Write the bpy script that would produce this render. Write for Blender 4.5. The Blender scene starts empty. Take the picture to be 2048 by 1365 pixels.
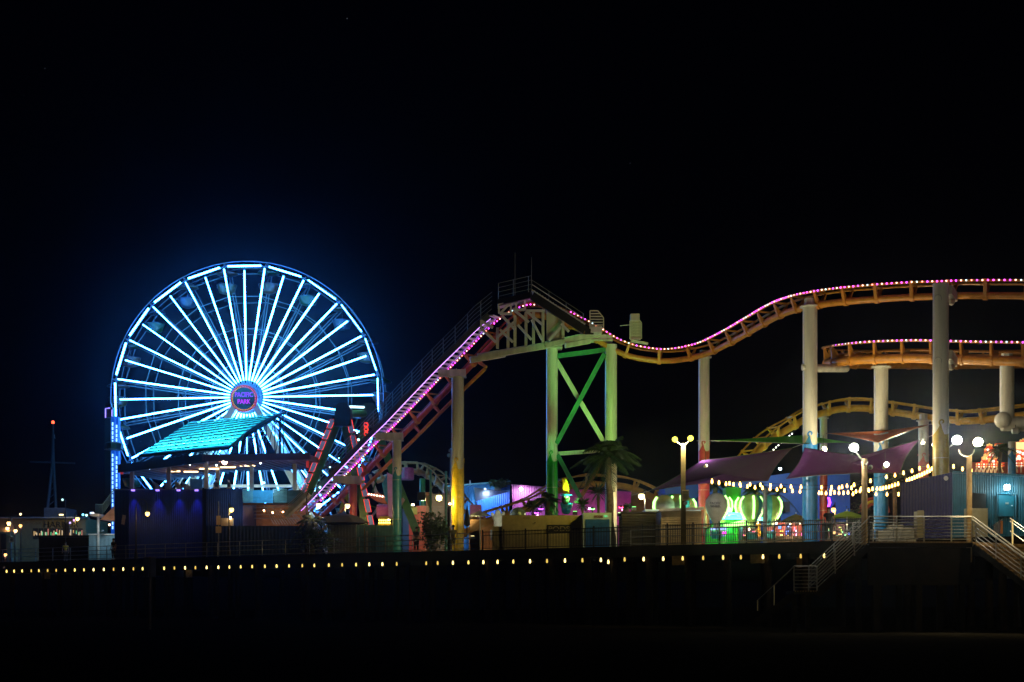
import bpy, bmesh, math, random
from mathutils import Vector, Matrix
R_ = math.radians
random.seed(7)
sc = bpy.context.scene
C = sc.collection
# ---------------------------------------------------------------- camera
EYE, F = 1.6, 50/36*2048
cam_d = bpy.data.cameras.new('camera'); cam = bpy.data.objects.new('camera', cam_d); C.objects.link(cam)
cam.location = (0, 0, EYE); cam.rotation_euler = (R_(90), 0, 0)
cam_d.lens = 50; cam_d.sensor_width = 36; cam_d.shift_y = (1195-682.5)/2048
cam_d.clip_start = 0.5; cam_d.clip_end = 9000
sc.camera = cam
# ---------------------------------------------------------------- night sky and exposure
w = bpy.data.worlds.new('World'); sc.world = w; w.use_nodes = True
nt = w.node_tree; bg = nt.nodes['Background']
bg.inputs[1].default_value = 1                              # near-black night sky with a few faint stars
tc0 = nt.nodes.new('ShaderNodeTexCoord'); vo = nt.nodes.new('ShaderNodeTexVoronoi'); vo.inputs['Scale'].default_value = 75
nt.links.new(tc0.outputs['Generated'], vo.inputs['Vector'])
st_ = nt.nodes.new('ShaderNodeMapRange'); st_.inputs[1].default_value = .028; st_.inputs[2].default_value = .0; st_.inputs[3].default_value = 0; st_.inputs[4].default_value = .22
nt.links.new(vo.outputs['Distance'], st_.inputs[0])
sep = nt.nodes.new('ShaderNodeSeparateColor'); nt.links.new(vo.outputs['Color'], sep.inputs[0])
ml = nt.nodes.new('ShaderNodeMath'); ml.operation = 'MULTIPLY'; nt.links.new(st_.outputs[0], ml.inputs[0])
pw_ = nt.nodes.new('ShaderNodeMath'); pw_.operation = 'POWER'; pw_.inputs[1].default_value = 4; nt.links.new(sep.outputs[0], pw_.inputs[0]); nt.links.new(pw_.outputs[0], ml.inputs[1])
ad = nt.nodes.new('ShaderNodeMix'); ad.data_type = 'RGBA'; ad.inputs[6].default_value = (.00012, .00014, .0006, 1); ad.inputs[7].default_value = (.8, .9, 1, 1)
nt.links.new(ml.outputs[0], ad.inputs[0]); nt.links.new(ad.outputs[2], bg.inputs[0])
sc.view_settings.view_transform = 'Standard'; sc.view_settings.look = 'None'
sc.view_settings.exposure = 0; sc.view_settings.gamma = 1
sc.cycles.use_denoising = True
sc.cycles.max_bounces = 5; sc.cycles.diffuse_bounces = 2; sc.cycles.glossy_bounces = 2; sc.cycles.transmission_bounces = 2
sc.cycles.sample_clamp_indirect = 4; sc.cycles.caustics_reflective = False; sc.cycles.caustics_refractive = False

# ---------------------------------------------------------------- placing: a pixel of the 2048 px photograph at a depth in metres
def W(px, py, Y): return Vector(((px-1024)/F*Y, Y, EYE+(1195-py)/F*Y))
def XP(px, Y): return (px-1024)/F*Y
def ZP(py, Y): return EYE+(1195-py)/F*Y
DECK = 4.45
E0, E1 = Vector((-42, 117, 0)), Vector((17, 72, 0))       # the line of the pier's edge
ED = (E1-E0).normalized(); EN = Vector((-ED.y, ED.x, 0))  # along the edge; into the pier
if EN.y < 0: EN = -EN
def EY(px):
    k = (px-1024)/F; d = E1-E0
    t = (k*E0.y-E0.x)/(d.x-k*d.y)
    return E0.y+d.y*t
def EP(px, back=0, z=DECK):
    Y = EY(px); p = Vector((XP(px, Y), Y, z)); return p+EN*back

# ---------------------------------------------------------------- materials
MATS = {}
def paint(name, col, rough=.45, metal=0, var=.18, scale=3, bump=0, stripes=None, spec=.5, trans=0, streak=False):
    if name in MATS: return MATS[name]
    m = bpy.data.materials.new(name); MATS[name] = m; m.use_nodes = True
    n = m.node_tree.nodes; l = m.node_tree.links; b = n['Principled BSDF']
    b.inputs['Roughness'].default_value = rough; b.inputs['Metallic'].default_value = metal
    b.inputs['Specular IOR Level'].default_value = spec
    tc = n.new('ShaderNodeTexCoord'); no = n.new('ShaderNodeTexNoise'); no.inputs['Scale'].default_value = scale
    no.inputs['Detail'].default_value = 6
    if streak:                                             # rain and rust streaks run down the steel
        mp = n.new('ShaderNodeMapping'); mp.inputs['Scale'].default_value = (3, 3, .22); l.new(tc.outputs['Object'], mp.inputs[0]); l.new(mp.outputs[0], no.inputs['Vector'])
    else: l.new(tc.outputs['Object'], no.inputs['Vector'])
    mx = n.new('ShaderNodeMix'); mx.data_type = 'RGBA'
    mx.inputs[6].default_value = (*[c*(1-var) for c in col], 1); mx.inputs[7].default_value = (*[min(1, c*(1+var)) for c in col], 1)
    cr = n.new('ShaderNodeMapRange'); cr.inputs[1].default_value = .3; cr.inputs[2].default_value = .7
    l.new(no.outputs[0], cr.inputs[0]); l.new(cr.outputs[0], mx.inputs[0]); l.new(mx.outputs[2], b.inputs['Base Color'])
    r2 = n.new('ShaderNodeMapRange'); r2.inputs[3].default_value = max(0, rough-.1); r2.inputs[4].default_value = min(1, rough+.15)
    l.new(no.outputs[0], r2.inputs[0]); l.new(r2.outputs[0], b.inputs['Roughness'])
    h = None
    if stripes:                                            # ribs of sheet metal or boards
        wv = n.new('ShaderNodeTexWave'); wv.inputs['Scale'].default_value = stripes[1]; wv.bands_direction = stripes[0]
        wv.wave_profile = stripes[2] if len(stripes) > 2 else 'SIN'; l.new(tc.outputs['Object'], wv.inputs['Vector']); h = wv.outputs['Fac']
    elif bump: h = no.outputs[0]
    if h:
        bp = n.new('ShaderNodeBump'); bp.inputs['Strength'].default_value = bump or .6; bp.inputs['Distance'].default_value = .06
        l.new(h, bp.inputs['Height']); l.new(bp.outputs[0], b.inputs['Normal'])
    if trans:
        b.inputs['Subsurface Weight'].default_value = 0
        t = n.new('ShaderNodeBsdfTranslucent'); t.inputs[0].default_value = (*col, 1)
        ms = n.new('ShaderNodeMixShader'); ms.inputs[0].default_value = trans
        l.new(b.outputs[0], ms.inputs[1]); l.new(t.outputs[0], ms.inputs[2]); l.new(ms.outputs[0], n['Material Output'].inputs[0])
    return m
def glow(name, col, s):
    if name in MATS: return MATS[name]
    m = bpy.data.materials.new(name); MATS[name] = m; m.use_nodes = True
    b = m.node_tree.nodes['Principled BSDF']
    b.inputs['Base Color'].default_value = (*[min(.8, c*.5) for c in col], 1)
    b.inputs['Emission Color'].default_value = (*col, 1); b.inputs['Emission Strength'].default_value = s
    return m

# ---------------------------------------------------------------- mesh builder
class MB:
    def __init__(s): s.v = []; s.f = []
    def add(s, vs, fs):
        k = len(s.v); s.v += [Vector(p) for p in vs]; s.f += [tuple(i+k for i in f) for f in fs]; return s
    def box(s, c, d, M=None):
        x, y, z = d[0]/2, d[1]/2, d[2]/2
        vs = [Vector((a*x, b*y, e*z)) for e in (-1, 1) for a, b in ((-1, -1), (1, -1), (1, 1), (-1, 1))]
        if M: vs = [M @ p for p in vs]
        c = Vector(c)
        return s.add([p+c for p in vs], [(3, 2, 1, 0), (4, 5, 6, 7), (0, 1, 5, 4), (1, 2, 6, 5), (2, 3, 7, 6), (3, 0, 4, 7)])
    def beam(s, a, b, w_, h, up=(0, 0, 1)):                # rectangular bar from a to b
        a, b = Vector(a), Vector(b); d = b-a; L = d.length
        if L < 1e-6: return s
        d.normalize(); up = Vector(up)
        if abs(d.dot(up)) > .98: up = Vector((0, 1, 0))
        x = d.cross(up).normalized(); z = x.cross(d)
        M = Matrix((x, d, z)).transposed()
        return s.box((a+b)/2, (w_, L, h), M)
    def tube(s, a, b, r, n=10, r2=None): return s.path([a, b], r, n, r2=r2)
    def path(s, pts, r, n=8, closed=False, r2=None, rs=None):
        pts = [Vector(p) for p in pts]; m = len(pts)
        if rs is None: rs = [r+(r2-r)*i/(m-1) for i in range(m)] if r2 is not None else [r]*m
        vs = []; prev = None
        for i, p in enumerate(pts):
            if closed: t = pts[(i+1) % m]-pts[i-1]
            else: t = pts[min(i+1, m-1)]-pts[max(i-1, 0)]
            t.normalize()
            if prev is None:
                u = Vector((0, 0, 1)) if abs(t.z) < .9 else Vector((1, 0, 0)); x = t.cross(u).normalized()
            else: x = (prev-t*prev.dot(t)).normalized()
            prev = x; y = t.cross(x)
            for k in range(n):
                a = 2*math.pi*k/n; vs.append(p+(x*math.cos(a)+y*math.sin(a))*rs[i])
        fs = []
        for i in range(m if closed else m-1):
            j = (i+1) % m
            for k in range(n):
                q = (k+1) % n; fs.append((i*n+k, i*n+q, j*n+q, j*n+k))
        if not closed: fs.append(tuple(range(n-1, -1, -1))); fs.append(tuple((m-1)*n+k for k in range(n)))
        return s.add(vs, fs)
    def lathe(s, prof, c=(0, 0, 0), n=16, M=None):         # prof: (radius, z) from bottom to top
        c = Vector(c); vs = []
        for r, z in prof:
            for k in range(n):
                a = 2*math.pi*k/n; p = Vector((r*math.cos(a), r*math.sin(a), z))
                vs.append((M @ p if M else p)+c)
        fs = [(i*n+k, i*n+(k+1) % n, (i+1)*n+(k+1) % n, (i+1)*n+k) for i in range(len(prof)-1) for k in range(n)]
        fs.append(tuple(range(n-1, -1, -1))); fs.append(tuple((len(prof)-1)*n+k for k in range(n)))
        return s.add(vs, fs)
    def ball(s, c, r, n=10, sx=1, sy=1, sz=1):
        m = max(4, n//2)
        prof = [(max(1e-4, math.sin(math.pi*i/m))*r, -math.cos(math.pi*i/m)*r) for i in range(m+1)]
        return s.lathe(prof, c, n, Matrix.Diagonal((sx, sy, sz)))
    def prism(s, pts, vec):                                # flat polygon pushed along vec
        pts = [Vector(p) for p in pts]; vec = Vector(vec); n = len(pts)
        fs = [tuple(range(n)), tuple(range(2*n-1, n-1, -1))]+[(i, i+n, (i+1) % n+n, (i+1) % n) for i in range(n)]
        return s.add(pts+[p+vec for p in pts], fs)
    def build(s, name, mat, parent=None, smooth=False, org=None):
        me = bpy.data.meshes.new(name)
        o = bpy.data.objects.new(name, me); C.objects.link(o)
        off = Vector((0, 0, 0))
        if parent is not None:
            o.parent = parent; off = ORG.get(parent.name, off); ORG[o.name] = off
        elif org is not None:
            off = Vector(org); o.location = off; ORG[o.name] = off
        me.from_pydata([tuple(p-off) for p in s.v], [], s.f); me.materials.append(mat)
        bm = bmesh.new(); bm.from_mesh(me); bmesh.ops.recalc_face_normals(bm, faces=bm.faces); bm.to_mesh(me); bm.free()
        if smooth:
            for p in me.polygons: p.use_smooth = True
            me.set_sharp_from_angle(angle=R_(35))
        return o
ORG = {}
def tag(o, label=None, cat=None, group=None, kind=None):
    if label: o['label'] = label
    if cat: o['category'] = cat
    if group: o['group'] = group
    if kind: o['kind'] = kind
    return o
def thing(name, label, cat, loc=(0, 0, 0), group=None, local=False):
    o = bpy.data.objects.new(name, None); C.objects.link(o); o.location = loc; o.empty_display_size = .2
    ORG[o.name] = Vector((0, 0, 0)) if local else Vector(loc)
    return tag(o, label, cat, group)
def inst(src, name, loc, parent):                          # another copy of a mesh as a part
    o = src if isinstance(src, bpy.types.Object) else None
    n = bpy.data.objects.new(name, o.data if o else src); C.objects.link(n)
    n.parent = parent; n.location = Vector(loc)-ORG.get(parent.name, Vector((0, 0, 0))) if parent is not None else loc
    ORG[n.name] = Vector((0, 0, 0)); return n
def copy_tree(o, parent=None):
    c = o.copy(); C.objects.link(c); c.parent = parent; ORG[c.name] = ORG.get(o.name, Vector((0, 0, 0)))
    for ch in list(o.children): copy_tree(ch, c)
    return c
def mesh_of(mb, name, mat, smooth=True):
    me = bpy.data.meshes.new(name); me.from_pydata([tuple(p) for p in mb.v], [], mb.f); me.materials.append(mat)
    if smooth:
        for p in me.polygons: p.use_smooth = True
    return me
def spot(name, loc, target, watts, col, angle=70, blend=.5, size=.15, parent=None):
    d = bpy.data.lights.new(name, 'SPOT'); d.energy = watts; d.color = col; d.spot_size = R_(angle); d.spot_blend = blend; d.shadow_soft_size = size
    o = bpy.data.objects.new(name, d); C.objects.link(o); loc = Vector(loc)
    o.rotation_euler = (Vector(target)-loc).to_track_quat('-Z', 'Y').to_euler()
    if parent is not None: o.parent = parent; o.location = loc-ORG.get(parent.name, Vector((0, 0, 0)))
    else: o.location = loc
    return o
def point(name, loc, watts, col, size=.2, parent=None):
    d = bpy.data.lights.new(name, 'POINT'); d.energy = watts; d.color = col; d.shadow_soft_size = size
    o = bpy.data.objects.new(name, d); C.objects.link(o); loc = Vector(loc)
    if parent is not None: o.parent = parent; o.location = loc-ORG.get(parent.name, Vector((0, 0, 0)))
    else: o.location = loc
    return o
def letters(text, size, loc, mat, name, parent, rx=90, rz=0, ext=.02, align='CENTER', sx=1):
    cu = bpy.data.curves.new('t', 'FONT'); cu.body = text; cu.size = size; cu.extrude = ext; cu.align_x = align; cu.align_y = 'CENTER'; cu.resolution_u = 3; cu.offset = size*.015
    t = bpy.data.objects.new('t', cu); C.objects.link(t)
    me = bpy.data.meshes.new_from_object(t.evaluated_get(bpy.context.evaluated_depsgraph_get()))
    C.objects.unlink(t); bpy.data.objects.remove(t)
    me.materials.clear(); me.materials.append(mat); me.name = name
    o = bpy.data.objects.new(name, me); C.objects.link(o); o.rotation_euler = (R_(rx), 0, R_(rz)); o.scale = (sx, 1, 1)
    o.parent = parent; o.location = Vector(loc)-ORG.get(parent.name, Vector((0, 0, 0))); return o
def spline(pts, n=16):                                     # Catmull-Rom through control points
    P = [Vector(p) for p in pts]; P = [P[0]*2-P[1]]+P+[P[-1]*2-P[-2]]; out = []
    for i in range(1, len(P)-2):
        a, b, c, d = P[i-1:i+3]
        for k in range(n):
            t = k/n; out.append(.5*((2*b)+(c-a)*t+(2*a-5*b+4*c-d)*t*t+(3*b-a-3*c+d)*t**3))
    out.append(P[-2]); return out
def resample(pts, step):
    out = [pts[0].copy()]; need = step
    for a, b in zip(pts, pts[1:]):
        L = (b-a).length; pos = 0
        while L-pos >= need: pos += need; out.append(a.lerp(b, pos/L)); need = step
        need -= L-pos
    return out

# shared materials
beige = paint('beige steel paint', (.55, .52, .42), .3, var=.2, scale=1.0, streak=True)
white_m = paint('white steel paint', (.7, .7, .68), .4, var=.1)
black_m = paint('black iron', (.012, .012, .014), .4, var=.3)
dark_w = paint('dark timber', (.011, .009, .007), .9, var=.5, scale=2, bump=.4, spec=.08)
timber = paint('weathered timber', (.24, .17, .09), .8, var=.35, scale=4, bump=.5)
galv = paint('galvanised steel', (.5, .5, .48), .35, metal=.7, var=.15)
grey_m = paint('grey steel', (.18, .19, .2), .5)
orange_t = paint('orange track paint', (.5, .2, .022), .4, var=.22)
yellow_t = paint('yellow track paint', (.72, .44, .06), .4, var=.18)
brown_m = paint('rust brown steel', (.2, .07, .03), .5)
# ================================================================ SETTING
sand = paint('beach sand', (.01, .009, .007), .95, var=.3, scale=.8, bump=.8, spec=.03)
ds = sand.node_tree.nodes.new('ShaderNodeBsdfDiffuse'); pb_ = sand.node_tree.nodes['Principled BSDF']     # matt sand: no sheen at grazing angles
for i_, j_ in (('Base Color', 'Color'), ('Normal', 'Normal')): sand.node_tree.links.new(pb_.inputs[i_].links[0].from_socket, ds.inputs[j_])
sand.node_tree.links.new(ds.outputs[0], sand.node_tree.nodes['Material Output'].inputs[0])
MB().add([(-4000, -200, 0), (4000, -200, 0), (4000, 6000, 0), (-4000, 6000, 0)], [(0, 1, 2, 3)]).build('beach', sand)['kind'] = 'structure'
sea = paint('night sea', (.004, .006, .01), .12, var=.2, scale=.2, bump=.3)
a, b = E0-ED*400, E0+ED*2
MB().add([(-4000, 150, .02), (-70, 150, .02), (60, 240, .02), (4000, 300, .02), (4000, 6000, .02), (-4000, 6000, .02)], [(0, 1, 2, 3, 4, 5)]).build('sea', sea)['kind'] = 'structure'
# pier deck: a thick timber slab along the edge line
A, B = EP(-400), EP(2500)
deck_m = paint('pier planks', (.05, .036, .026), .75, var=.45, scale=1.2, bump=.4)
top = [A, B, B+EN*130, A+EN*130]
MB().prism([p-Vector((0, 0, .3)) for p in top], (0, 0, .3)).build('pier_deck', deck_m)['kind'] = 'structure'
m = MB(); m.beam(A-EN*.08-Vector((0, 0, .28)), B-EN*.08-Vector((0, 0, .28)), .12, .6)
m.build('pier_fascia', dark_w)['kind'] = 'structure'
m = MB()
for k in range(1, 9): m.beam(A+EN*k*1.6-Vector((0, 0, .42)), B+EN*k*1.6-Vector((0, 0, .42)), .25, .24)
m.build('pier_joists', dark_w)['kind'] = 'structure'

# under-deck lamps hung along the pier edge, a pile behind every third one
LX = [3.5, 18.5, 34.6, 52.7, 68, 85.6, 102.5, 120.7, 139.8, 158.2, 177.3, 197.8, 217.4, 236.7, 257, 275.4, 318.5, 339, 360.4, 381, 403.5, 427, 449, 471.7, 494.6, 520, 543.5, 568.4, 594.8,
      619, 648, 674.7, 702.5, 729, 755.3, 784, 843, 866, 896.5, 927.6, 957.5, 986, 1017.5, 1051, 1085, 1121, 1156, 1193, 1208, 1240.6, 1278.7, 1318, 1357, 1398, 1438, 1473.6, 1518, 1550.6, 1593.7, 1640.6]
warm = glow('lamp glass warm', (1, .7, .18), 2.4)
bulb_me = mesh_of(MB().lathe([(.03, -.11), (.055, -.08), (.06, 0), (.045, .08), (.035, .12)], n=8), 'bulb', warm)
bulb_v = [bulb_me]+[mesh_of(MB().lathe([(.03, -.11), (.052, -.08), (.058, 0), (.04, .08), (.035, .12)], n=8), 'bulb', glow('lamp glass warm %d' % k, c, s)) for k, (c, s) in enumerate((((1, .68, .17), 1.7), ((1, .65, .13), 1.0), ((1, .72, .24), 3.6)))]; rb_ = random.Random(2)
cap_me = mesh_of(MB().lathe([(.06, .12), (.07, .15), (.05, .25), (.02, .3), (.02, .36)], n=8), 'lamp_cap', black_m)
for i, px in enumerate(LX):
    p = EP(px, .45, 3.62 if px == 1208 else 3.74)
    r = thing('underdeck_lamp', 'small warm bulb lamp hung in the row below the pier deck edge', 'lamp', p, 'lamps under the pier edge', local=True)
    for me, nm in ((rb_.choice(bulb_v), 'bulb'), (cap_me, 'lamp_cap')):
        o = bpy.data.objects.new(nm, me); C.objects.link(o); o.parent = r
pile_me = mesh_of(MB().lathe([(.22, 0), (.2, 2), (.19, 4.1)], n=10), 'pier_pile', paint('creosote pile', (.02, .014, .009), .9, var=.5, bump=.6, spec=.08))
for i, px in enumerate(LX[::2]+[1740, 1800, 1900, 1990]):
    for row in (0, 1, 2):
        if row == 0 and i % 2 and px < 1100: continue
        p = EP(px+3, .85+row*4.5, 0)
        o = bpy.data.objects.new('pier_pile', pile_me); C.objects.link(o); o.location = p
        tag(o, ('timber pier pile close behind the under-deck lamps', 'timber pier pile in the dark second row below the deck', 'timber pier pile in the dark back row below the deck')[row], 'pile', 'piles under the pier')
# pale boards lit beside some of the lamps
for px, w_, py, lab in ((76, 1.1, 1152, 'pale board hung by a lamp under the far end of the pier'), (362, .7, 1148, 'pale board hung behind a lamp under the pier below the dark blue building'),
                        (1346, 1.0, 1121, 'pale plywood board beside a lamp under the pier below the beige shed'), (1503, .9, 1117, 'pale plywood board beside a lamp under the pier below the balloon ride'),
                        (1590, .55, 1125, 'brown timber post board by the last lamps above the stair landing')):
    p = EP(px, .75); z = ZP(py, p.y)
    o = MB().beam(p+ED*(-w_/2)+Vector((0, 0, z-DECK)), p+ED*(w_/2)+Vector((0, 0, z-DECK)), .05, .55).build('hanging_board', timber, org=(p.x, p.y, z))
    tag(o, lab, 'board', 'boards under the pier')

# railings along the pier edge
def railing(label, pts, h, nr, step, mat, rr=.025, pr=.035, name='pipe_railing', toe=.12, rr_top=None):
    root = thing(name, label, 'railing', pts[0])
    for k in range(nr):
        z = toe+(h-toe)*k/(nr-1)
        m = MB()
        for a, b in zip(pts, pts[1:]): m.tube(a+Vector((0, 0, z)), b+Vector((0, 0, z)), rr_top if rr_top and k == nr-1 else rr, 6)
        m.build('rail', mat, root, True)
    for p in resample(pts, step):
        MB().tube(p, p+Vector((0, 0, h)), pr, 6).build('post', mat, root, True)
    return root
railing('dark pipe railing along the pier edge before the harbour cafe and dark blue building', [EP(x, .15) for x in (-30, 430)], 1.07, 4, 2.3, grey_m)
railing('glinting steel pipe railing along the pier edge between the sign pole and the yellow column', [EP(x, .15) for x in (432, 950)], 1.07, 4, 2.3, paint('worn steel rail', (.35, .36, .38), .3, metal=.6))
# picket fence with square posts
f = thing('picket_fence', 'black steel picket fence along the pier edge before the containers and balloon ride', 'fence', EP(965, .15))
P0, P1 = EP(962, .15), EP(1722, .15)
L = (P1-P0).length; nb = 15
for k in range(nb+1):
    p = P0.lerp(P1, k/nb); MB().box(p+Vector((0, 0, .62)), (.09, .09, 1.24)).build('post', black_m, f)
for k in range(nb):
    a, b = P0.lerp(P1, k/nb), P0.lerp(P1, (k+1)/nb); m = MB()
    for z in (.12, .9, 1.1): m.beam(a+Vector((0, 0, z)), b+Vector((0, 0, z)), .04, .04)
    for q in range(1, 15): p = a.lerp(b, q/15); m.box(p+Vector((0, 0, .62)), (.034, .034, 1.08))
    m.build('picket_panel', black_m, f)
railing('dark pipe guard rail just in front of the picket fence by the balloon ride', [EP(x, -.02) for x in (1262, 1735)], .92, 3, 3.4, grey_m, .022, .03, name='guard_rail')

# ------------------------------------------------ boards-on-post sign standing on the beach
p = W(300, 1195, 70); r = thing('beach_sign', 'pale double board sign on a post standing on the dark beach', 'sign', (p.x, p.y, 0))
MB().box((p.x, p.y, 1.8), (.09, .09, 3.6)).build('post', timber, r)
sg = paint('bare sign back', (.34, .32, .26), .6)
for dx, rz in ((-.17, -14), (.18, 12)):
    MB().box((p.x+dx, p.y-.07, ZP(1135, 70)), (.26, .03, .95), Matrix.Rotation(R_(rz), 3, 'Z')).build('sign_board', sg, r)

# ------------------------------------------------ landing platform and beach stairs at the fence's end
PY = 64.6; PZ = ZP(1085, PY)
X0, X1 = XP(1738, PY), XP(1944, PY)
plat = thing('stair_platform', 'dark timber landing with steel railing between the two floodlight poles', 'platform', (X0, PY, PZ))
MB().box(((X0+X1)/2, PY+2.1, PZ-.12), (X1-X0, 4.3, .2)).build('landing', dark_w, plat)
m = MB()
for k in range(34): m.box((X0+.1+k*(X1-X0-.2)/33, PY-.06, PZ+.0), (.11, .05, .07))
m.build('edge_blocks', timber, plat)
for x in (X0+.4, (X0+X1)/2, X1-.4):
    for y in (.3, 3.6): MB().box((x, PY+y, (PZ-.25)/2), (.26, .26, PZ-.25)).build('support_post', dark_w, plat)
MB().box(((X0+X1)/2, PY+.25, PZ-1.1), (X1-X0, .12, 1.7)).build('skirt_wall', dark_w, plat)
def ladder_rail(parent, a, b, h, nr, posts, mat, rr=.022, toe=.14):
    for k in range(nr):
        z = toe+(h-toe)*k/(nr-1); MB().tube(a+Vector((0, 0, z)), b+Vector((0, 0, z)), rr*(1.3 if k == nr-1 else 1), 6).build('rail', mat, parent, True)
    for t in posts:
        p = a.lerp(b, t); MB().box(p+Vector((0, 0, h/2)), (.05, .05, h)).build('post', mat, parent)
rl = thing('landing_railing', 'bright steel railing with level bars on the dark stair landing', 'railing', (X0, PY, PZ))
ladder_rail(rl, Vector((X0, PY, PZ)), Vector((X1, PY, PZ)), 1.17, 8, (0, .27, .535, .8, 1), galv)
rl2 = thing('landing_railing', 'steel railing along the pier side of the stair landing, seen through the near bars', 'railing', (X0, PY+3.9, PZ))
ladder_rail(rl2, Vector((X0+.2, PY+3.9, PZ)), Vector((X1-1.5, PY+3.9, PZ)), 1.1, 6, (0, .33, .66, 1), galv)
# stairs falling to the lower landing
S1 = Vector((XP(1634, PY), PY, ZP(1182, PY)))
st = thing('beach_stairs', 'dark stairs with steel bar railing falling from the landing to the beach', 'stairs', (S1.x, PY, 0))
n = 12; top = Vector((X0, PY, PZ))
m = MB()
for k in range(n):
    p = top.lerp(S1, (k+.5)/n); m.box(p+Vector((0, .9, -.1)), (.3, 1.8, .05))
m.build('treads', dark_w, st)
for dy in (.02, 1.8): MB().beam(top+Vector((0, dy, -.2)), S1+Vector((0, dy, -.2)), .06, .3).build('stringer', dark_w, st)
for dy in (0, 1.8):
    ladder_rail(st, S1+Vector((0, dy, 0)), top+Vector((0, dy, 0)), 1.1, 7, (0, .35, .72, 1) if dy == 0 else (0, .5, 1), galv if dy == 0 else grey_m)
X2 = XP(1588, PY)
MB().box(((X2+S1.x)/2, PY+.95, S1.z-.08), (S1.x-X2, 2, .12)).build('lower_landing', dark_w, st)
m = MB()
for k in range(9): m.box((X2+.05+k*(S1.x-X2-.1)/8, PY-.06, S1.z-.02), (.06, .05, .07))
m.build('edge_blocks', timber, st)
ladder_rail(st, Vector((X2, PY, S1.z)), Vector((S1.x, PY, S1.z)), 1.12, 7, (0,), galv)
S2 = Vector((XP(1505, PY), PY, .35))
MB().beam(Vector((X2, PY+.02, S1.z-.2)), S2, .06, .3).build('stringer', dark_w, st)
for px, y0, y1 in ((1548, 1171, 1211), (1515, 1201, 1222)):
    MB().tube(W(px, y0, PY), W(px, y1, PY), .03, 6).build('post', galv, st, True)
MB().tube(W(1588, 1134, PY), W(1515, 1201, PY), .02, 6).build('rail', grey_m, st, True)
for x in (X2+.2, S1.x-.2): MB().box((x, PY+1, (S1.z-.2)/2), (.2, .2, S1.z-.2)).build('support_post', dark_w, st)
# stairs coming down towards the sand at the end by the teal building
D = Vector((1.5, -2.6, 0)); D.normalize(); N = Vector((2.6, 1.5, 0)).normalized()
a = Vector((XP(1947, 64.6), 64.6, PZ+.02)); run, drop_ = 4.6, 2.85
b = a+D*run-Vector((0, 0, drop_))
st2 = thing('sand_stairs', 'lamp-lit timber stairs with steel handrails beside the teal building', 'stairs', (a.x, a.y, 0))
WD = 3.6
m = MB(); m.box(a+N*WD/2+Vector((0, 0, -.1))-D*.5, (1.0, WD, .12), Matrix((D, N, Vector((0, 0, 1)))).transposed())
n = 15
M = Matrix((D, N, Vector((0, 0, 1)))).transposed()
for k in range(n):
    p = a.lerp(b, (k+.5)/n)+N*WD/2; m.box(p+Vector((0, 0, -.1)), (.32, WD, .045), M)
    m.box(p+Vector((0, 0, -.2))-D*.14, (.03, WD-.1, .17), M)
m.build('treads', timber, st2)
for q in (0, WD): MB().beam(a+N*q+Vector((0, 0, -.22)), b+N*q+Vector((0, 0, -.22)), .07, .26).build('stringer', dark_w, st2)
MB().beam(a+N*.0-D*1.0+Vector((0, 0, -.02)), a+N*WD-D*1.0+Vector((0, 0, -.02)), .12, .12).build('kerb_board', timber, st2)
ladder_rail(st2, b, a, 1.12, 6, (.12, .42, .72, .97), galv, .024)
MB().tube(a+Vector((0, 0, 1.0))-N*.06, b+Vector((0, 0, 1.0))-N*.06, .03, 6).build('handrail', galv, st2, True)
for z in (1.15, 1.0, .55): MB().tube(a+N*(WD-1.2)+Vector((0, 0, z)), b+N*(WD-1.2)+Vector((0, 0, z)), .026, 6).build('handrail', galv, st2, True)
for t in (.03, .33, .66): p = a.lerp(b, t)+N*(WD-1.2); MB().box(p+Vector((0, 0, .58)), (.06, .06, 1.16)).build('post', galv, st2)
MB().tube(a+Vector((0, 0, 1.12)), a+Vector((-1.0, .2, 1.12)), .028, 6).build('rail', galv, st2, True)
# ================================================================ FERRIS WHEEL
YW = 138; HX, HZ = XP(500, YW), ZP(800, YW); R = 270/F*YW; H = HZ-DECK
wheel = thing('ferris_wheel', 'giant ferris wheel with glowing cyan spokes and a round lit sign at its hub', 'ferris wheel', (HX, YW, DECK), local=True)
led = bpy.data.materials.new('cyan led strip'); led.use_nodes = True; MATS['led'] = led
n_ = led.node_tree.nodes; l_ = led.node_tree.links; b_ = n_['Principled BSDF']
tc = n_.new('ShaderNodeTexCoord'); vs = n_.new('ShaderNodeVectorMath'); vs.operation = 'SUBTRACT'; vs.inputs[1].default_value = (0, 0, H)
vl = n_.new('ShaderNodeVectorMath'); vl.operation = 'LENGTH'; l_.new(tc.outputs['Object'], vs.inputs[0]); l_.new(vs.outputs[0], vl.inputs[0])
mr = n_.new('ShaderNodeMapRange'); mr.inputs[2].default_value = R; l_.new(vl.outputs['Value'], mr.inputs[0])
ra = n_.new('ShaderNodeValToRGB'); l_.new(mr.outputs[0], ra.inputs[0]); e = ra.color_ramp.elements
e[0].position = .15; e[0].color = (.035, .25, 1, 1); e[1].position = .97; e[1].color = (.04, .25, 1, 1)
q = e.new(.5); q.color = (.045, .32, .85, 1); q = e.new(.66); q.color = (.05, .3, .6, 1); q = e.new(.85); q.color = (.04, .27, 1, 1)
l_.new(ra.outputs[0], b_.inputs['Emission Color']); b_.inputs['Emission Strength'].default_value = 36
rimled = glow('rim led', (.04, .24, 1), 36)
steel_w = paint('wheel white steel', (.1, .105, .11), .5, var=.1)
def pol(r, a, y=0): return Vector((r*math.cos(R_(a)), y, H+r*math.sin(R_(a))))
FY, BY = -1.5, 1.5
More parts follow.
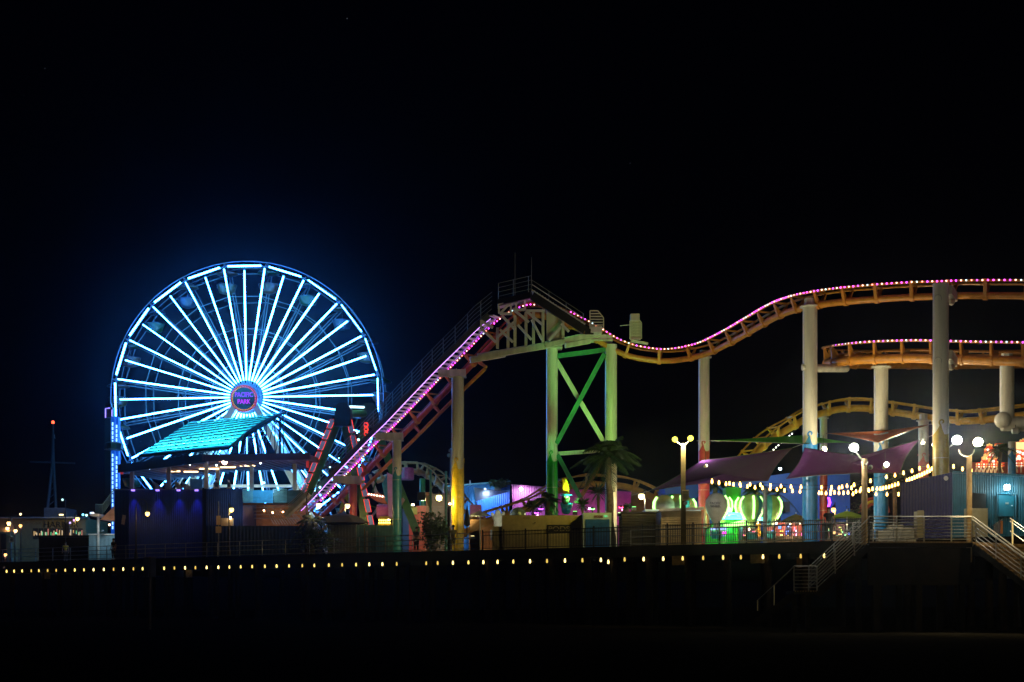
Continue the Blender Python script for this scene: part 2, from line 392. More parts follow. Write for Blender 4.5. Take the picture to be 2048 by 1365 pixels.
for i in range(20):
    g = 10+18*i
    for a, r1 in ((g, .95), (g+9, .925)):
        MB().beam(pol(.125*R, a, FY-.28), pol(r1*R, a, FY-.28), .1, .24, (0, 1, 0)).build('spoke_light', led, wheel)
    m = MB(); p, q = pol(.968*R, g+1.7, FY-.25), pol(.968*R, g+16.3, FY-.25)
    for k in range(8): m.beam(p.lerp(q, (k+.05)/8), p.lerp(q, (k+.95)/8), .1, .29, (0, 1, 0))
    m.build('rim_light', rimled, wheel)
    m = MB()
    m.tube(pol(.06*R, g, FY), pol(R*.985, g, FY), .06, 6); m.tube(pol(.06*R, g+9, FY), pol(.94*R, g+9, FY), .05, 6)
    for d in (-.6, .6): m.tube(pol(.06*R, g+d*10, BY), pol(R*.985, g+d, BY), .05, 6)
    m.tube(pol(R, g, FY), pol(R, g, BY), .07, 6)
    for r in (.27, .51, .75):
        m.tube(pol(R*r, g, FY), pol(R*r, g, BY), .03, 6)
    m.tube(pol(R*.51, g, FY), pol(R*.75, g, BY), .028, 5); m.tube(pol(R*.75, g, FY), pol(R*.98, g, BY), .028, 5)
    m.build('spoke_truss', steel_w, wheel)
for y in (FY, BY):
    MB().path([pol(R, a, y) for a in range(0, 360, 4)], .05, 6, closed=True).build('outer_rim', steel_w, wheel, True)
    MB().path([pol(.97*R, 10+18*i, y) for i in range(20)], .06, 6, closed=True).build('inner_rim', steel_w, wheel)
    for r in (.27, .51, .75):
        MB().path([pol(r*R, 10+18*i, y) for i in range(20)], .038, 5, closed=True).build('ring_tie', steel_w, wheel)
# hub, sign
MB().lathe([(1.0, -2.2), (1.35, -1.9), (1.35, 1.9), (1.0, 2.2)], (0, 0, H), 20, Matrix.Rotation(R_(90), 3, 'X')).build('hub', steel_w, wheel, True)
sy = -3.0; sx_, sz_ = 0, -.3
RX = Matrix.Rotation(R_(90), 3, 'X')
sd = MB().lathe([(1.27, -.12), (1.3, -.08), (1.3, .12), (1.0, .14)], (sx_, sy, H+sz_), 40, RX).build('hub_sign', paint('sign navy', (.02, .1, .2), .35), wheel, True)
m = MB().path([(sx_+1.24*math.cos(t*math.pi/20), sy-.14, H+sz_+1.24*math.sin(t*math.pi/20)) for t in range(40)], .035, 6, closed=True)
m.build('sign_ring', glow('sign rim red', (1, .05, .1), .5), sd, True)
bulb_c = [glow('sign bulb orange', (1, .4, .05), .7), glow('sign bulb pink', (1, .08, .18), .7)]
bb = [mesh_of(MB().ball((0, 0, 0), .062, 8), 'ring_bulb', c) for c in bulb_c]
for k in range(44):
    a = 360*k/44; o = inst(bb[0] if 100 < a < 330 else bb[1], 'ring_bulb', (sx_+1.1*math.cos(R_(a)), sy-.16, H+sz_+1.1*math.sin(R_(a))), sd)
letters('PACIFIC', .62, (sx_, sy-.17, H+sz_+.33), glow('sign violet', (.24, .03, 1), 1.1), 'lettering', sd, sx=.78)
letters('PARK', .62, (sx_, sy-.17, H+sz_-.33), glow('sign magenta', (.5, .03, .95), 1.1), 'lettering', sd, sx=.82)
# gondolas hung between the two rims
cols = [(.04, .012, .004), (.004, .022, .005), (.004, .01, .02), (.03, .02, .004)]
gm = [paint('gondola paint %d' % k, c, .35) for k, c in enumerate(cols)]
tubm = [mesh_of(MB().lathe([(.3, -2.5), (.75, -2.35), (.95, -1.75), (1.0, -1.6), (.9, -1.62), (.7, -2.2)], n=14).tube((0, 0, -2.4), (0, 0, -.1), .04, 6), 'gondola', m_) for m_ in gm]
canm = [mesh_of(MB().lathe([(1.1, -.55), (1.0, -.42), (.55, -.2), (.06, 0)], n=14), 'gondola_canopy', m_) for m_ in gm[1:]+gm[:1]]
for i in range(20):
    p = pol(R*.985, 10+18*i)
    g = inst(tubm[(i*3) % 4], 'gondola', p, wheel); c = bpy.data.objects.new('canopy', canm[(i*3) % 4]); C.objects.link(c); c.parent = g
# support legs front and back
for y, yb in ((FY-.75, -5), (BY+.75, 5)):
    for s in (-1, 1):
        m = MB(); p, q = Vector((s*.5, y, H)), Vector((s*9.0, yb, 0)); m.beam(p, q, .6, .7, (0, 1, 0))
        m.build('support_leg', white_m, wheel)
        MB().tube(p.lerp(q, .12)+Vector((s*.7, -.2, 0)), q+Vector((s*1.5, -.2, 0)), .09, 6).build('service_ladder', white_m, wheel)
    MB().beam((-4.6, (y+yb)/2, H*.47), (4.6, (y+yb)/2, H*.47), .25, .25).build('leg_tie', white_m, wheel)
for s in (-1, 1):
    MB().box((s*4.5, -9, .5), (.5, .4, .4)).build('added_base_flood', glow('added base flood lens', (.75, 1, .9), 3), wheel); spot('added_leg_flood', (s*4.5, -9, .8), (s*3.5, -3, 11), 3500, (.7, 1, .92), 70, parent=wheel)  # floods added in front to brighten the support legs
m = MB().box((0, 0, .25), (22, 11, .5)); m.build('base_plate', grey_m, wheel)
m = MB()
for k in range(36): m.box((-10.5+k*.6, -5.3, 1.05), (.05, .05, 1.1))
m.beam((-10.7, -5.3, 1.6), (10.7, -5.3, 1.6), .06, .06); m.build('base_fence', white_m, wheel)
# ================================================================ ROLLER COASTER
BULB = [glow('bulb magenta', (1, .06, .8), 7), glow('bulb warm white', (1, .5, .4), 5), glow('bulb violet', (.55, .05, 1), 7),
        glow('bulb cool white', (.5, .8, 1), 3.5), glow('bulb peach', (1, .25, .2), 5)]
BM = [mesh_of(MB().ball((0, 0, 0), .047, 8), 'track_bulb', b) for b in BULB]
red_t = paint('red brown track paint', (.42, .07, .025), .4, var=.2)
def frames(pts):
    out = []
    for i, p in enumerate(pts):
        t = (pts[min(i+1, len(pts)-1)]-pts[max(i-1, 0)]).normalized()
        n = Vector((-t.y, t.x, 0))
        if n.length < .05: n = out[-1][2].copy() if out else Vector((0, 1, 0))
        n.normalize()
        if out and n.dot(out[-1][2]) < 0: n = -n
        if not out and n.y < 0: n = -n
        u = n.cross(t); u = u if u.z > 0 else -u
        out.append((p, t, n, u.normalized()))
    return out
def track(root, ctrl, mat, gauge=1.0, drop=.75, rs=.2, tie=1.75, bulbs=None, bstep=.25, rr=.075, lead=.1, tie_mat=None, pw=1.0, bdrop=0):
    pts = resample(spline([W(*c) for c in ctrl]), .3); fr = frames(pts)
    MB().path([p for p, t, n, u in fr], rr, 8).build('rail', mat, root, True)
    MB().path([p+n*gauge for p, t, n, u in fr], rr, 8).build('rail', mat, root, True)
    MB().path([p+n*gauge/2-u*drop for p, t, n, u in fr], rs, 12).build('spine', mat, root, True)
    k = max(1, round(tie/.3))
    for p, t, n, u in fr[k//2::k]:
        c = p+n*gauge/2-u*drop; h = t*.09; w_ = rs*1.15
        m = MB()
        for s in (0, 1):                                   # two plates flaring from the spine to each rail
            e = p+n*gauge*s; sg = -1 if s == 0 else 1
            m.prism([e+u*.1+n*sg*.05-h, e-u*.12-n*sg*.1-h, c+u*w_*.7+n*sg*.02-h, c-u*w_*.3+n*sg*w_-h], h*2)
        m.path([c-t*.12*pw, c+t*.12*pw], rs*1.3, 12)
        m.beam(p+n*.05, p+n*(gauge-.05), .1, .1)
        m.build('tie_plate', tie_mat or mat, root)
    if bulbs:
        b0, b1 = bulbs; q = [p for p in spline([W(*c) for c in ctrl])]
        seq = [0, 1, 0, 2, 1, 3, 4, 2, 1, 0]; k = 0
        for p, t, n, u in frames(resample(q, bstep)):
            px = 1024+p.x/p.y*F
            if b0 <= px <= b1: inst(BM[seq[k % 10]], 'track_bulb', p-n*lead-u*bdrop, root)
            k += 1
    return fr
# ---- lift hill with its catwalk
lift = thing('lift_hill', 'steep lift hill of the coaster with lit catwalk stairs and pink bulbs', 'coaster track', W(640, 1030, 113))
LC = [(575, 1067, 116), (642, 1002, 113), (678, 965, 111.3), (761, 879, 107), (803, 838, 105), (901, 736, 100.5), (960, 675, 98.6), (982, 652, 98), (1003, 634, 97.6), (1027, 618, 97.2), (1054, 607, 97), (1076, 607, 97)]
fr = track(lift, LC, red_t, gauge=1.1, drop=.75, rs=.2, tie=2.4, bulbs=(640, 1074), bstep=.262, tie_mat=orange_t, lead=.24, bdrop=.16)
lead_ = [f for f in fr if 1024+f[0].x/f[0].y*F < 940]
MB().path([p+n*.55-u*1.75 for p, t, n, u in lead_], .13, 8).build('lower_chord', orange_t, lift, True)
m = MB()
for p, t, n, u in lead_[4::9]:
    m.beam(p+n*.55-u*.8, p+n*.55-u*1.75+t*.5, .12, .18); m.beam(p+n*.55-u*.8+t*.2, p+n*.55-u*1.75+t*.5, .2, .05)
m.build('chord_web', orange_t, lift)
lilac = paint('catwalk grey paint', (.62, .6, .62), .4, var=.1)
up = [f for f in fr if f[1].z > .25 and 1024+f[0].x/f[0].y*F < 1002]
# side channel between the bulbs and the treads
m = MB()
for a, b in zip(up, up[3:]) if False else zip(up[::3], up[3::3]): m.beam(a[0]-a[2]*.2+a[3]*.1, b[0]-b[2]*.2+b[3]*.1, .05, .2, a[3])
m.build('inner_stringer', lilac, lift)
MB().path([f[0]-f[2]*.24+f[3]*.0 for f in up[::3]], .016, 5).build('led_line', glow('violet led line', (.5, .12, 1), 1.6), lift)
m = MB()
for a, b in zip(up[::3], up[3::3]): m.beam(a[0]-a[2]*1.2+Vector((0, 0, .06)), b[0]-b[2]*1.2+Vector((0, 0, .06)), .08, .42, a[3])
m.build('outer_stringer', grey_m, lift)
MB().path([f[0]-f[2]*1.1-f[3]*.12 for f in up[::3]], .02, 5).build('led_line', glow('added lilac led line', (.6, .26, 1), 5.5), lift)  # hidden LED line added to light the treads from below
m = MB(); zz = []
q = resample([f[0] for f in up], .46)
for p, t, n, u in frames(q):
    th = Vector((t.x, t.y, 0)).normalized(); M = Matrix((th, n, Vector((0, 0, 1)))).transposed()
    m.box(p-n*.7, (.3, .95, .1), M)
m.build('stair_treads', paint('tread grey paint', (.75, .72, .78), .5, var=.1), lift)
def handrail(root, base, h, nr, pstep, mat, r=.022):
    base = list(base)
    for k in range(nr): MB().path([p+Vector((0, 0, .12+(h-.12)*k/(nr-1))) for p in base], r, 5).build('handrail', mat, root)
    for p in resample(base, pstep): MB().tube(p, p+Vector((0, 0, h)), r*1.5, 5).build('rail_post', mat, root)
hr_m = paint('catwalk rail paint', (.2, .22, .23), .4)
handrail(lift, [f[0]-f[2]*1.25+Vector((0, 0, .25)) for f in up[::4]]+[up[-1][0]-up[-1][2]*1.25+Vector((0, 0, .25))], 1.25, 5, 1.35, hr_m)
# flat top platform and the flight down the far side
tp = [W(997, 606, 96.5), W(1063, 591, 95.6)]
MB().beam(tp[0], tp[1], .3, .4).build('platform_beam', black_m, lift)
MB().box((tp[0]+tp[1])/2+Vector((0, .9, -.05)), (2.4, 1.5, .05), Matrix.Rotation(math.atan2(.55, 2.3), 3, 'Y').inverted()).build('top_platform', lilac, lift)
handrail(lift, [p+Vector((0, -.1, 0)) for p in tp], 1.3, 5, 1.1, hr_m)
dn = [W(1064, 592, 95.6), W(1170, 661, 96), W(1187, 661, 96)]
for a, b in zip(dn, dn[1:]): MB().beam(a, b, .15, .55).build('descent_stringer', black_m, lift)
m = MB()
for k in range(20):
    p = dn[0].lerp(dn[1], (k+.5)/20)+Vector((.0, .75, .42)); m.box(p, (.26, 1.25, .05))
m.build('descent_treads', lilac, lift)
handrail(lift, [p+Vector((0, 1.5, .3)) for p in dn[:2]], 1.1, 4, 1.4, hr_m)
m = MB()
for z in (.45, .8): m.tube(dn[0]+Vector((0, .15, z)), dn[1]+Vector((0, .15, z)), .025, 5)
m.build('descent_chain', lilac, lift)
for x, y0, y1 in ((1030, 505, 600), (1063, 515, 592)):
    MB().tube(W(x, y1, 96), W(x, y0, 96), .035, 6, r2=.02).build('flag_mast', grey_m, lift, True)
# truss of posts and braces under the crest
tr = thing('crest_truss', 'pale steel truss of posts and diagonals carrying the top of the lift hill', 'truss', W(1075, 690, 97.5))
for x0, y0, x1, y1, w_ in ((940, 722, 1010, 710, .3), (955, 716, 1098, 692, .32), (1090, 692, 1200, 668, .32), (1130, 692, 1180, 683, .3)):
    MB().beam(W(x0, y0, 97), W(x1, y1, 97.3), .35, w_).build('lower_beam', beige, tr); MB().beam(W(x0, y0-3, 98.4), W(x1, y1-3, 98.6), .35, w_).build('lower_beam', beige, tr)
for x, y0, y1 in ((995, 690, 656), (1016, 690, 640), (1030, 686, 632), (1052, 686, 625), (1067, 682, 622), (1086, 680, 622), (1126, 676, 640)):
    MB().beam(W(x, y0+8, 97.2), W(x, y1, 97.2), .2, .2).build('truss_post', beige, tr)
for x0, y0, x1, y1 in ((962, 657, 992, 685), (1004, 632, 1030, 660), (1030, 622, 1058, 645), (1052, 622, 1085, 650), (1000, 660, 1026, 685), (1035, 650, 1063, 680), (995, 675, 1028, 645), (1063, 640, 1084, 680), (1032, 600, 1032, 622), (1050, 598, 1050, 620),
                       (998, 606, 998, 628), (1022, 605, 1022, 628), (1098, 682, 1122, 655), (1122, 648, 1138, 664), (1000, 628, 1024, 628), (1026, 620, 1052, 620), (1052, 622, 1090, 622), (962, 642, 986, 656), (962, 640, 962, 656), (1002, 626, 1020, 606)):
    MB().beam(W(x0, y0, 96.8), W(x1, y1, 96.9), .13, .16).build('truss_brace', lilac, tr)
MB().prism([W(1093, 622, 97.4), W(1112, 634, 97.4), W(1124, 640, 97.4), W(1124, 680, 97.4), W(1093, 688, 97.4)], (0, .12, 0)).build('side_panel', beige, tr)
MB().box(W(1192, 662, 96.2), (.75, 1.2, .38)).build('end_box', lilac, tr)
for px0, px1, pt, pb, Y, cut in ((1180, 1207, 622, 658, 95.7, 14), (1260, 1283, 642, 678, 97, 4)):
    g = thing('platform_gate', 'pale barred end gate with a cut corner on the catwalk past the crest' if px0 == 1180 else 'pale louvred maintenance box with a barred front beside the coaster dip', 'gate' if px0 == 1180 else 'box', W(px0, pb, Y))
    MB().beam(W(px0, pb, Y), W(px0, pt, Y), .07, .07).build('gate_post', beige, g); MB().beam(W(px1, pb, Y), W(px1, pt+cut, Y), .07, .07).build('gate_post', beige, g)
    MB().beam(W(px1, pt+cut, Y), W(px1-cut*.8, pt, Y), .06, .06).build('gate_top', beige, g)
    m = MB()
    for k in range(7):
        y = pt+(pb-pt)*k/6.3; xe = px1-max(0, (pt+cut-y))*.8; m.beam(W(px0, y, Y), W(xe, y, Y), .05, .07)
    m.build('gate_bars', beige, g)
    if px0 == 1260:
        MB().box(W(1269.5, 636, Y), (.62, .6, .45)).build('box_top', beige, g); MB().box(W(1271, 662, Y+.4), (.7, .5, 1.2)).build('box_body', beige, g)
        MB().beam(W(1262, 682, Y), W(1296, 688, Y), .4, .12).build('shelf', beige, g); MB().beam(W(1240, 652, Y), W(1262, 650, Y), .05, .05).build('side_rail', beige, g)
# ---- main run: dip and climb to the right
run = thing('coaster_track', 'long orange coaster track dipping past the crest and climbing over the tallest columns', 'coaster track', W(1404, 700, 96))
RC = [(1074, 606, 97), (1110, 612, 97.5), (1145, 627, 98), (1173, 641, 98), (1206, 660, 98), (1234, 677, 98), (1268, 690.5, 98), (1303, 697, 98), (1330, 699, 97.8), (1364, 695, 97), (1404, 684, 95.6), (1452, 660, 93), (1493, 636, 90.5), (1542, 608, 87.5), (1586, 592, 85),
      (1631, 583, 83.3), (1655, 579.3, 82.6), (1703, 574, 81.2), (1767, 568.6, 80), (1827, 565, 79), (1870, 563.7, 78.4), (1941, 561.5, 77), (2060, 561.5, 75.5), (2160, 566, 74)]
track(run, RC, orange_t, gauge=1.0, drop=.72, rs=.2, tie=2.0, bulbs=(1140, 2060), bstep=.285)
# ---- second level: a banked turn
turn = thing('coaster_track', 'orange banked coaster turn carrying a second row of coloured bulbs under the high run', 'coaster track', W(1762, 735, 84))
TC = [(2160, 702, 97), (2040, 702, 98), (1900, 704, 99), (1780, 703, 98), (1700, 701, 95.5), (1664, 699, 92), (1645, 696.5, 88.5), (1660, 693, 86), (1690, 688.8, 84.5), (1714, 686, 83.6), (1761, 683, 82.5), (1826, 681.2, 81), (1861, 681.8, 80.3), (1908, 683, 79.4), (1974, 684.6, 78), (2048, 685.7, 76.6), (2160, 690, 75)]
pts = resample(spline([W(*c) for c in TC]), .3); fr = frames(pts)
# bank: the outer rail stands above the spine all the way round
i0 = min(range(len(fr)), key=lambda i: 1024+fr[i][0].x/fr[i][0].y*F)
turn_m = orange_t
def inw(i):
    p, t, n, u = fr[i]; c = Vector((XP(1860, 89), 89, p.z)); s = 1 if n.dot(Vector((p.x+6, 89, 0))-Vector((p.x, p.y, 0))) > 0 else -1
    return s
nn = []
for i, (p, t, n, u) in enumerate(fr):
    m_ = Vector((-t.y, t.x, 0)).normalized(); tgt = Vector((max(p.x, XP(1720, 89)), 89, 0))-Vector((p.x, p.y, 0))
    if m_.dot(tgt) < 0: m_ = -m_
    nn.append(m_)
MB().path([f[0] for f in fr], .075, 8).build('rail', turn_m, turn, True)
MB().path([f[0]+k*.95-Vector((0, 0, .42)) for f, k in zip(fr, nn)], .075, 8).build('rail', turn_m, turn, True)
MB().path([f[0]+k*.25-Vector((0, 0, .98)) for f, k in zip(fr, nn)], .27, 12).build('spine', turn_m, turn, True)
for i in range(3, len(fr), 6):
    p, t, n, u = fr[i]; k = nn[i]; h = t*.07; c = p+k*.25-Vector((0, 0, .98)); m = MB()
    m.prism([p+Vector((0, 0, .06))-h, p+k*.12-h, p+k*.42-Vector((0, 0, .72))-h, c-k*.2-h], h*2)
    m.prism([p+k*.95-Vector((0, 0, .38))-h, p+k*.3-Vector((0, 0, .6))-h, c+k*.2-h], h*2)
    m.path([c-t*.1, c+t*.1], .32, 12); m.build('tie_plate', turn_m, turn)
k = 0; seq = [0, 3, 0, 1, 2, 1, 2, 3, 1, 2]
for i, p in enumerate(resample([f[0] for f in fr[i0-3:]], .3)):
    q = p+Vector((0, -.1, .0)); inst(BM[seq[k % 10]], 'track_bulb', q, turn); k += 1
    if k > 98: break
# ---- third level: yellow run behind, fourth and fifth at the back
low = thing('coaster_track', 'mustard yellow coaster track rising from the shade sails in a low arch behind the columns', 'coaster track', W(1640, 840, 97))
track(low, [(1474, 936, 93.2), (1500, 910, 94), (1530, 876, 95), (1566, 848, 96), (1603, 825, 96.5), (1636, 811, 97), (1683, 799, 97.5), (1723, 797, 97.5), (1754, 800.5, 97), (1811, 808, 96), (1868, 817, 95), (1908, 821, 94), (1938, 821.5, 93.4), (2002, 815, 92), (2060, 808, 91), (2150, 800, 90)],
      yellow_t, gauge=1.0, drop=.62, rs=.24, tie=1.5, rr=.065)
wb = mesh_of(MB().ball((0, 0, 0), .045, 8), 'string_bulb', glow('bulb plain white', (1, .95, .85), 6))
for x, y in ((1537, 910), (1542, 905), (1547, 900), (1552, 895.5), (1557, 891), (1563, 886), (1579, 872), (1584, 868)): inst(wb, 'track_bulb', W(x, y, 94.5), low)
arch = thing('coaster_track', 'sand orange low arch of coaster track behind the palm tree and gnome statue', 'coaster track', W(1180, 970, 116))
track(arch, [(905, 1060, 112), (965, 1028, 113), (1015, 1012, 114), (1060, 997, 115), (1095, 978, 116), (1125, 961, 117), (1157, 952, 118), (1180, 949, 118), (1212, 951, 118), (1252, 955, 118), (1301, 974, 117), (1350, 1000, 116), (1390, 1030, 115)],
      paint('arch track paint', (.52, .27, .06), .4, var=.2), gauge=1.0, drop=.75, rs=.27, tie=2.0)
arch2 = thing('coaster_track', 'pale orange coaster arch curling down behind the blue lamp posts and green stub column', 'coaster track', W(845, 960, 124))
track(arch2, [(745, 945, 126), (790, 928, 126), (815, 924.5, 126), (840, 927, 125.5), (862, 940, 125), (887, 967, 124), (903, 985, 123), (925, 1010, 122)], paint('back track paint', (.6, .36, .2), .4, var=.2), gauge=1.3, drop=.8, rs=.26, tie=1.1)

# ================================================================ COLUMNS
def column(px, wpx, ytop, Y, label, base=None, ywave=None, cap=None, ybot=None, steel=None, seam=True):
    r = wpx/F*Y/2; x = XP(px, Y); zt = ZP(ytop, Y); zb = ZP(ybot, Y) if ybot else DECK
    root = thing('coaster_column', label, 'column', (x, Y, zb), 'columns carrying the coaster tracks')
    MB().lathe([(r, zb), (r, zt)], (x, Y, 0), 32).build('shaft', steel or beige, root, True)
    if base is not None:                                   # painted wave: the lower coat ends in curling crests
        zw = ZP(ywave, Y); n = 48; rr = r+.006; vs = []; fs = []
        for k in range(n+1):
            a = 2*math.pi*k/n+R_(40); ph = (k*3/n) % 1
            h = -.4+.8*(ph/.8)**3 if ph < .8 else .4-.8*((ph-.8)/.2)**.5
            vs += [(x+rr*math.cos(a), Y+rr*math.sin(a), zb), (x+rr*math.cos(a), Y+rr*math.sin(a), zw+h*.8*r/.4)]
        for k in range(n): fs.append((2*k, 2*k+2, 2*k+3, 2*k+1))
        MB().add(vs, fs).build('painted_base', base, root, True)
        sp = MB()                                          # the curl at each crest
        for c in range(3):
            ac = 2*math.pi*(c+.8)/3+R_(40); pl = []
            for q in range(15):
                th = -1.2+q*.42; rad = r*(.42-.024*q); u_ = math.cos(th)*rad-.12*r; v_ = math.sin(th)*rad
                an = ac-u_/r; pl.append((x+(rr+.004)*math.cos(an), Y+(rr+.004)*math.sin(an), zw+.3*r/.4+v_))
            sp.path(pl, .045*r/.4, 5)
        sp.build('wave_curl', base, root, True)
    if cap == 'plate':
        MB().lathe([(r*1.02, zt-.02), (r*1.4, zt), (r*1.4, zt+.06)], (x, Y, 0), 24).build('cap_plate', beige, root, True)
        MB().lathe([(r*.85, zt+.05), (r*.8, zt+.5)], (x, Y, 0), 8).build('saddle', beige, root)
    if seam:
        m = MB()
        for t in (.33, .66): z = zb+(zt-zb)*t; m.lathe([(r+.001, z-.02), (r+.008, z-.01), (r+.008, z+.01), (r+.001, z+.02)], (x, Y, 0), 28)
        m.build('weld_seam', steel or beige, root, True)
    return root, r, x, zt
teal = paint('teal column paint', (.03, .2, .27), .3); yel = paint('yellow column paint', (.62, .42, .01), .3); grn = paint('green column paint', (.01, .32, .02), .3)
redp = paint('red column paint', (.4, .05, .05), .3); blu = paint('blue column paint', (.02, .2, .5), .3); olv = paint('olive column paint', (.3, .22, .015), .3); pnk = paint('salmon column paint', (.6, .16, .15), .3)
def crossbeam(c, px0, px1, y0, y1, Y):
    root = c[0]; x0, x1 = XP(px0, Y), XP(px1, Y); z0, z1 = ZP(y1, Y), ZP(y0, Y)
    MB().box(((x0+x1)/2, Y-.05, (z0+z1)/2), (x1-x0, .8, z1-z0)).build('crossbeam', beige, root)
    m = MB()
    for t in (.33, .66, .98): m.box((x0+(x1-x0)*t, Y-.05, (z0+z1)/2), (.05, .9, z1-z0+.1))
    m.box(((x0+x1)/2+(x1-x0)*.2, Y-.05, z0-.04), ((x1-x0)*.62, 1.0, .07)); m.build('stiffener', beige, root)
cA = column(706, 16, 966, 109, 'short dark red column under the foot of the lift hill', cap=None, steel=redp); crossbeam(cA, 667, 722, 953, 967, 109)
cB = column(794, 18, 880, 104.5, 'slim column with teal lower half under the middle of the lift hill', teal, 945); crossbeam(cB, 752, 806, 867, 880, 104.5)
cC = column(915.5, 24.5, 753, 100.2, 'tall column with bright yellow lower half under the upper lift hill', yel, 930); crossbeam(cC, 877, 932, 741, 753, 100.2)
cD = column(1104, 23, 697, 99, 'tall column with green foot on the crest side of the X brace', grn, 915); crossbeam(cD, 1086, 1124, 687, 697, 99)
cE = column(1222, 24, 690, 98.6, 'tall pale column rising behind the palm tree, without a painted foot'); crossbeam(cE, 1150, 1224, 672, 682, 98.6)
cF = column(1408, 22, 716, 97, 'column with dark red lower half rising through the large purple sail', redp, 895, 'plate')
cG = column(1620, 29, 615, 84, 'thick tall column with blue wave foot beside the orange sail', blu, 880, 'plate')
cI = column(1762, 28, 736, 84.5, 'blue-footed column under the banked turn behind the single floodlight pole', blu, 898, 'plate')
cH = column(1881.5, 31.5, 568, 76.5, 'thickest tall column with olive yellow foot behind the violet building', olv, 858)
cJ = column(2014, 28, 724, 80.5, 'column under the banked turn that stands on a level pipe arm', None, None, 'plate', ybot=855)
MB().tube(W(2004, 848, 80.5), W(2110, 848, 80.5), .42, 20).build('pipe_arm', beige, cJ[0], True); MB().ball(W(2006, 841, 80.3), .48, 16).build('pipe_joint', beige, cJ[0], True)
cK = column(1647, 15, 838, 98.2, 'slim dark red footed column under the yellow track behind the blue-footed column', redp, 945, 'plate')
cL = column(1847, 20, 843, 95.6, 'white column with salmon pink foot under the yellow track near the violet sail tip', pnk, 918, 'plate')
cM = column(845, 11.5, 958, 122, 'short emerald green column under the pale orange arch', steel=paint('emerald paint', (.01, .35, .2), .35))
cN = column(2024, 15, 884, 86, 'slim white column with blue wave foot before the lit game booth', blu, 905)
# side arm and brackets
MB().tube(W(1628, 737, 84.2), W(1693, 737, 86), .24, 16).build('side_arm', beige, cG[0], True); MB().prism([W(1664, 730, 86), W(1688, 730, 86), W(1682, 718, 86), W(1670, 718, 86)], (0, .4, 0)).build('arm_saddle', beige, cG[0])
m = MB().lathe([(.2, -.1), (.2, .1)], W(1607, 735, 83.9), 14, Matrix.Rotation(R_(90), 3, 'Y')); m.build('flange', beige, cG[0], True)
for y in (588, 718): MB().beam(W(1895, y-8, 77), W(1906, y+8, 78), .5, .5).build('track_bracket', beige, cH[0]); MB().path([W(1896, y+16, 77), W(1903, y+18, 77.5), W(1908, y+8, 78)], .16, 8).build('bracket_pipe', beige, cH[0], True)
m = MB()
for y in (597, 722): c = W(1876, y, 76.1); m.path([c+Vector((.19*math.cos(R_(a)), -.015, .19*math.sin(R_(a)))) for a in range(-30, 220, 20)], .012, 5)
m.build('hatch_ring', grey_m, cH[0], True)
# X brace between the two crest columns
xb = thing('column_brace', 'green and beige steel X bracing between the two tall columns under the crest', 'brace', W(1163, 900, 99))
gb = paint('green brace paint', (.04, .22, .1), .4)
def brace(x0, y0, x1, y1, Y0, Y1, w_, m_): MB().beam(W(x0, y0, Y0), W(x1, y1, Y1), w_, w_).build('brace_bar', m_, xb)
brace(1113, 713, 1212, 700, 99, 98.6, .3, gb); brace(1209, 708, 1113, 888, 98.5, 98.8, .3, gb); brace(1113, 722, 1212, 892, 99.3, 99, .32, beige)
brace(1116, 908, 1212, 901, 99, 98.6, .26, beige); brace(1115, 910, 1161, 996, 98.9, 98.7, .3, gb); brace(1210, 912, 1161, 996, 98.6, 98.7, .28, brown_m)
# ================================================================ LAMPS
def globe_lamp(label, ppx, gpx, gy, Y, S=60, col=(1, .62, .2), r=.17, base=DECK, crook=True, group='globe lamps on the pier'):
    x, gx, gz = XP(ppx, Y), XP(gpx, Y), ZP(gy, Y)
    t = thing('street_lamp', label, 'lamp', (x, Y, base), group)
    g = MB()
    MB().lathe([(.16, base), (.12, base+.4), (.06, base+.7), (.045, gz+.5)], (x, Y, 0), 10).build('pole', black_m, t, True)
    if crook:
        d = gx-x; pts = [Vector((x, Y, gz+.4))]+[Vector((x+d*(1-math.cos(R_(a)))/2, Y, gz+.45+abs(d)*.75*math.sin(R_(a)))) for a in range(0, 181, 18)]+[Vector((gx, Y, gz+.22))]
        g.path(pts, .03, 6)
    else: g.tube((x, Y, gz+.45), (gx, Y, gz+.2), .03, 6)
    g.build('arm', black_m, t, True)
    MB().lathe([(.16, .12), (.13, .2), (.05, .28)], (gx, Y, gz), 10).build('lamp_cap', black_m, t, True)
    MB().ball((gx, Y, gz), r, 12).build('globe', glow('globe %.2f' % col[1], (1, col[1]*1.1, col[2]), 3.5), t, True)
    point('lamp_light', (gx, Y-r*.9, gz-r*1.2), S*3.1416*12.6*r*r*.8, col, .1, t)
    return t
globe_lamp('globe lamp on a crook pole standing against the dark blue building', 272, 295, 1028, 105.8, 50)
globe_lamp('globe lamp by the two sign boards before the blue wall', 458, 463, 1020, 101, 50, crook=False)
globe_lamp('globe lamp on a crook pole among dark palms below the lift hill', 613, 638, 1011, 97.5, 28, (1, .66, .3), .2)
globe_lamp('globe lamp between the red column and the swing ship frame', 690, 695, 1012, 106, 130, (1, .6, .22), .2, crook=False)
globe_lamp('bright globe lamp hanging between the blue poles and the yellow column', 862, 878, 996, 100, 260, (1, .78, .32), .23)
globe_lamp('globe lamp beside the dark roof between the palm and the balloon ride', 1290, 1283, 993, 97, 260, (1, .8, .42), .22, crook=False)
globe_lamp('globe lamp with a warm glow under the lime umbrella neon', 1670, 1667, 1020, 96, 160, (1, .45, .12), .16, crook=False)
globe_lamp('globe lamp at the frame edge lighting the harbour cafe corner', 22, 18, 1047, 125, 50, (1, .6, .2), .2)
globe_lamp('small globe lamp just beneath and behind the frame-edge lamp', 14, 15, 1057, 150, 20, (1, .5, .25), .2, crook=False)
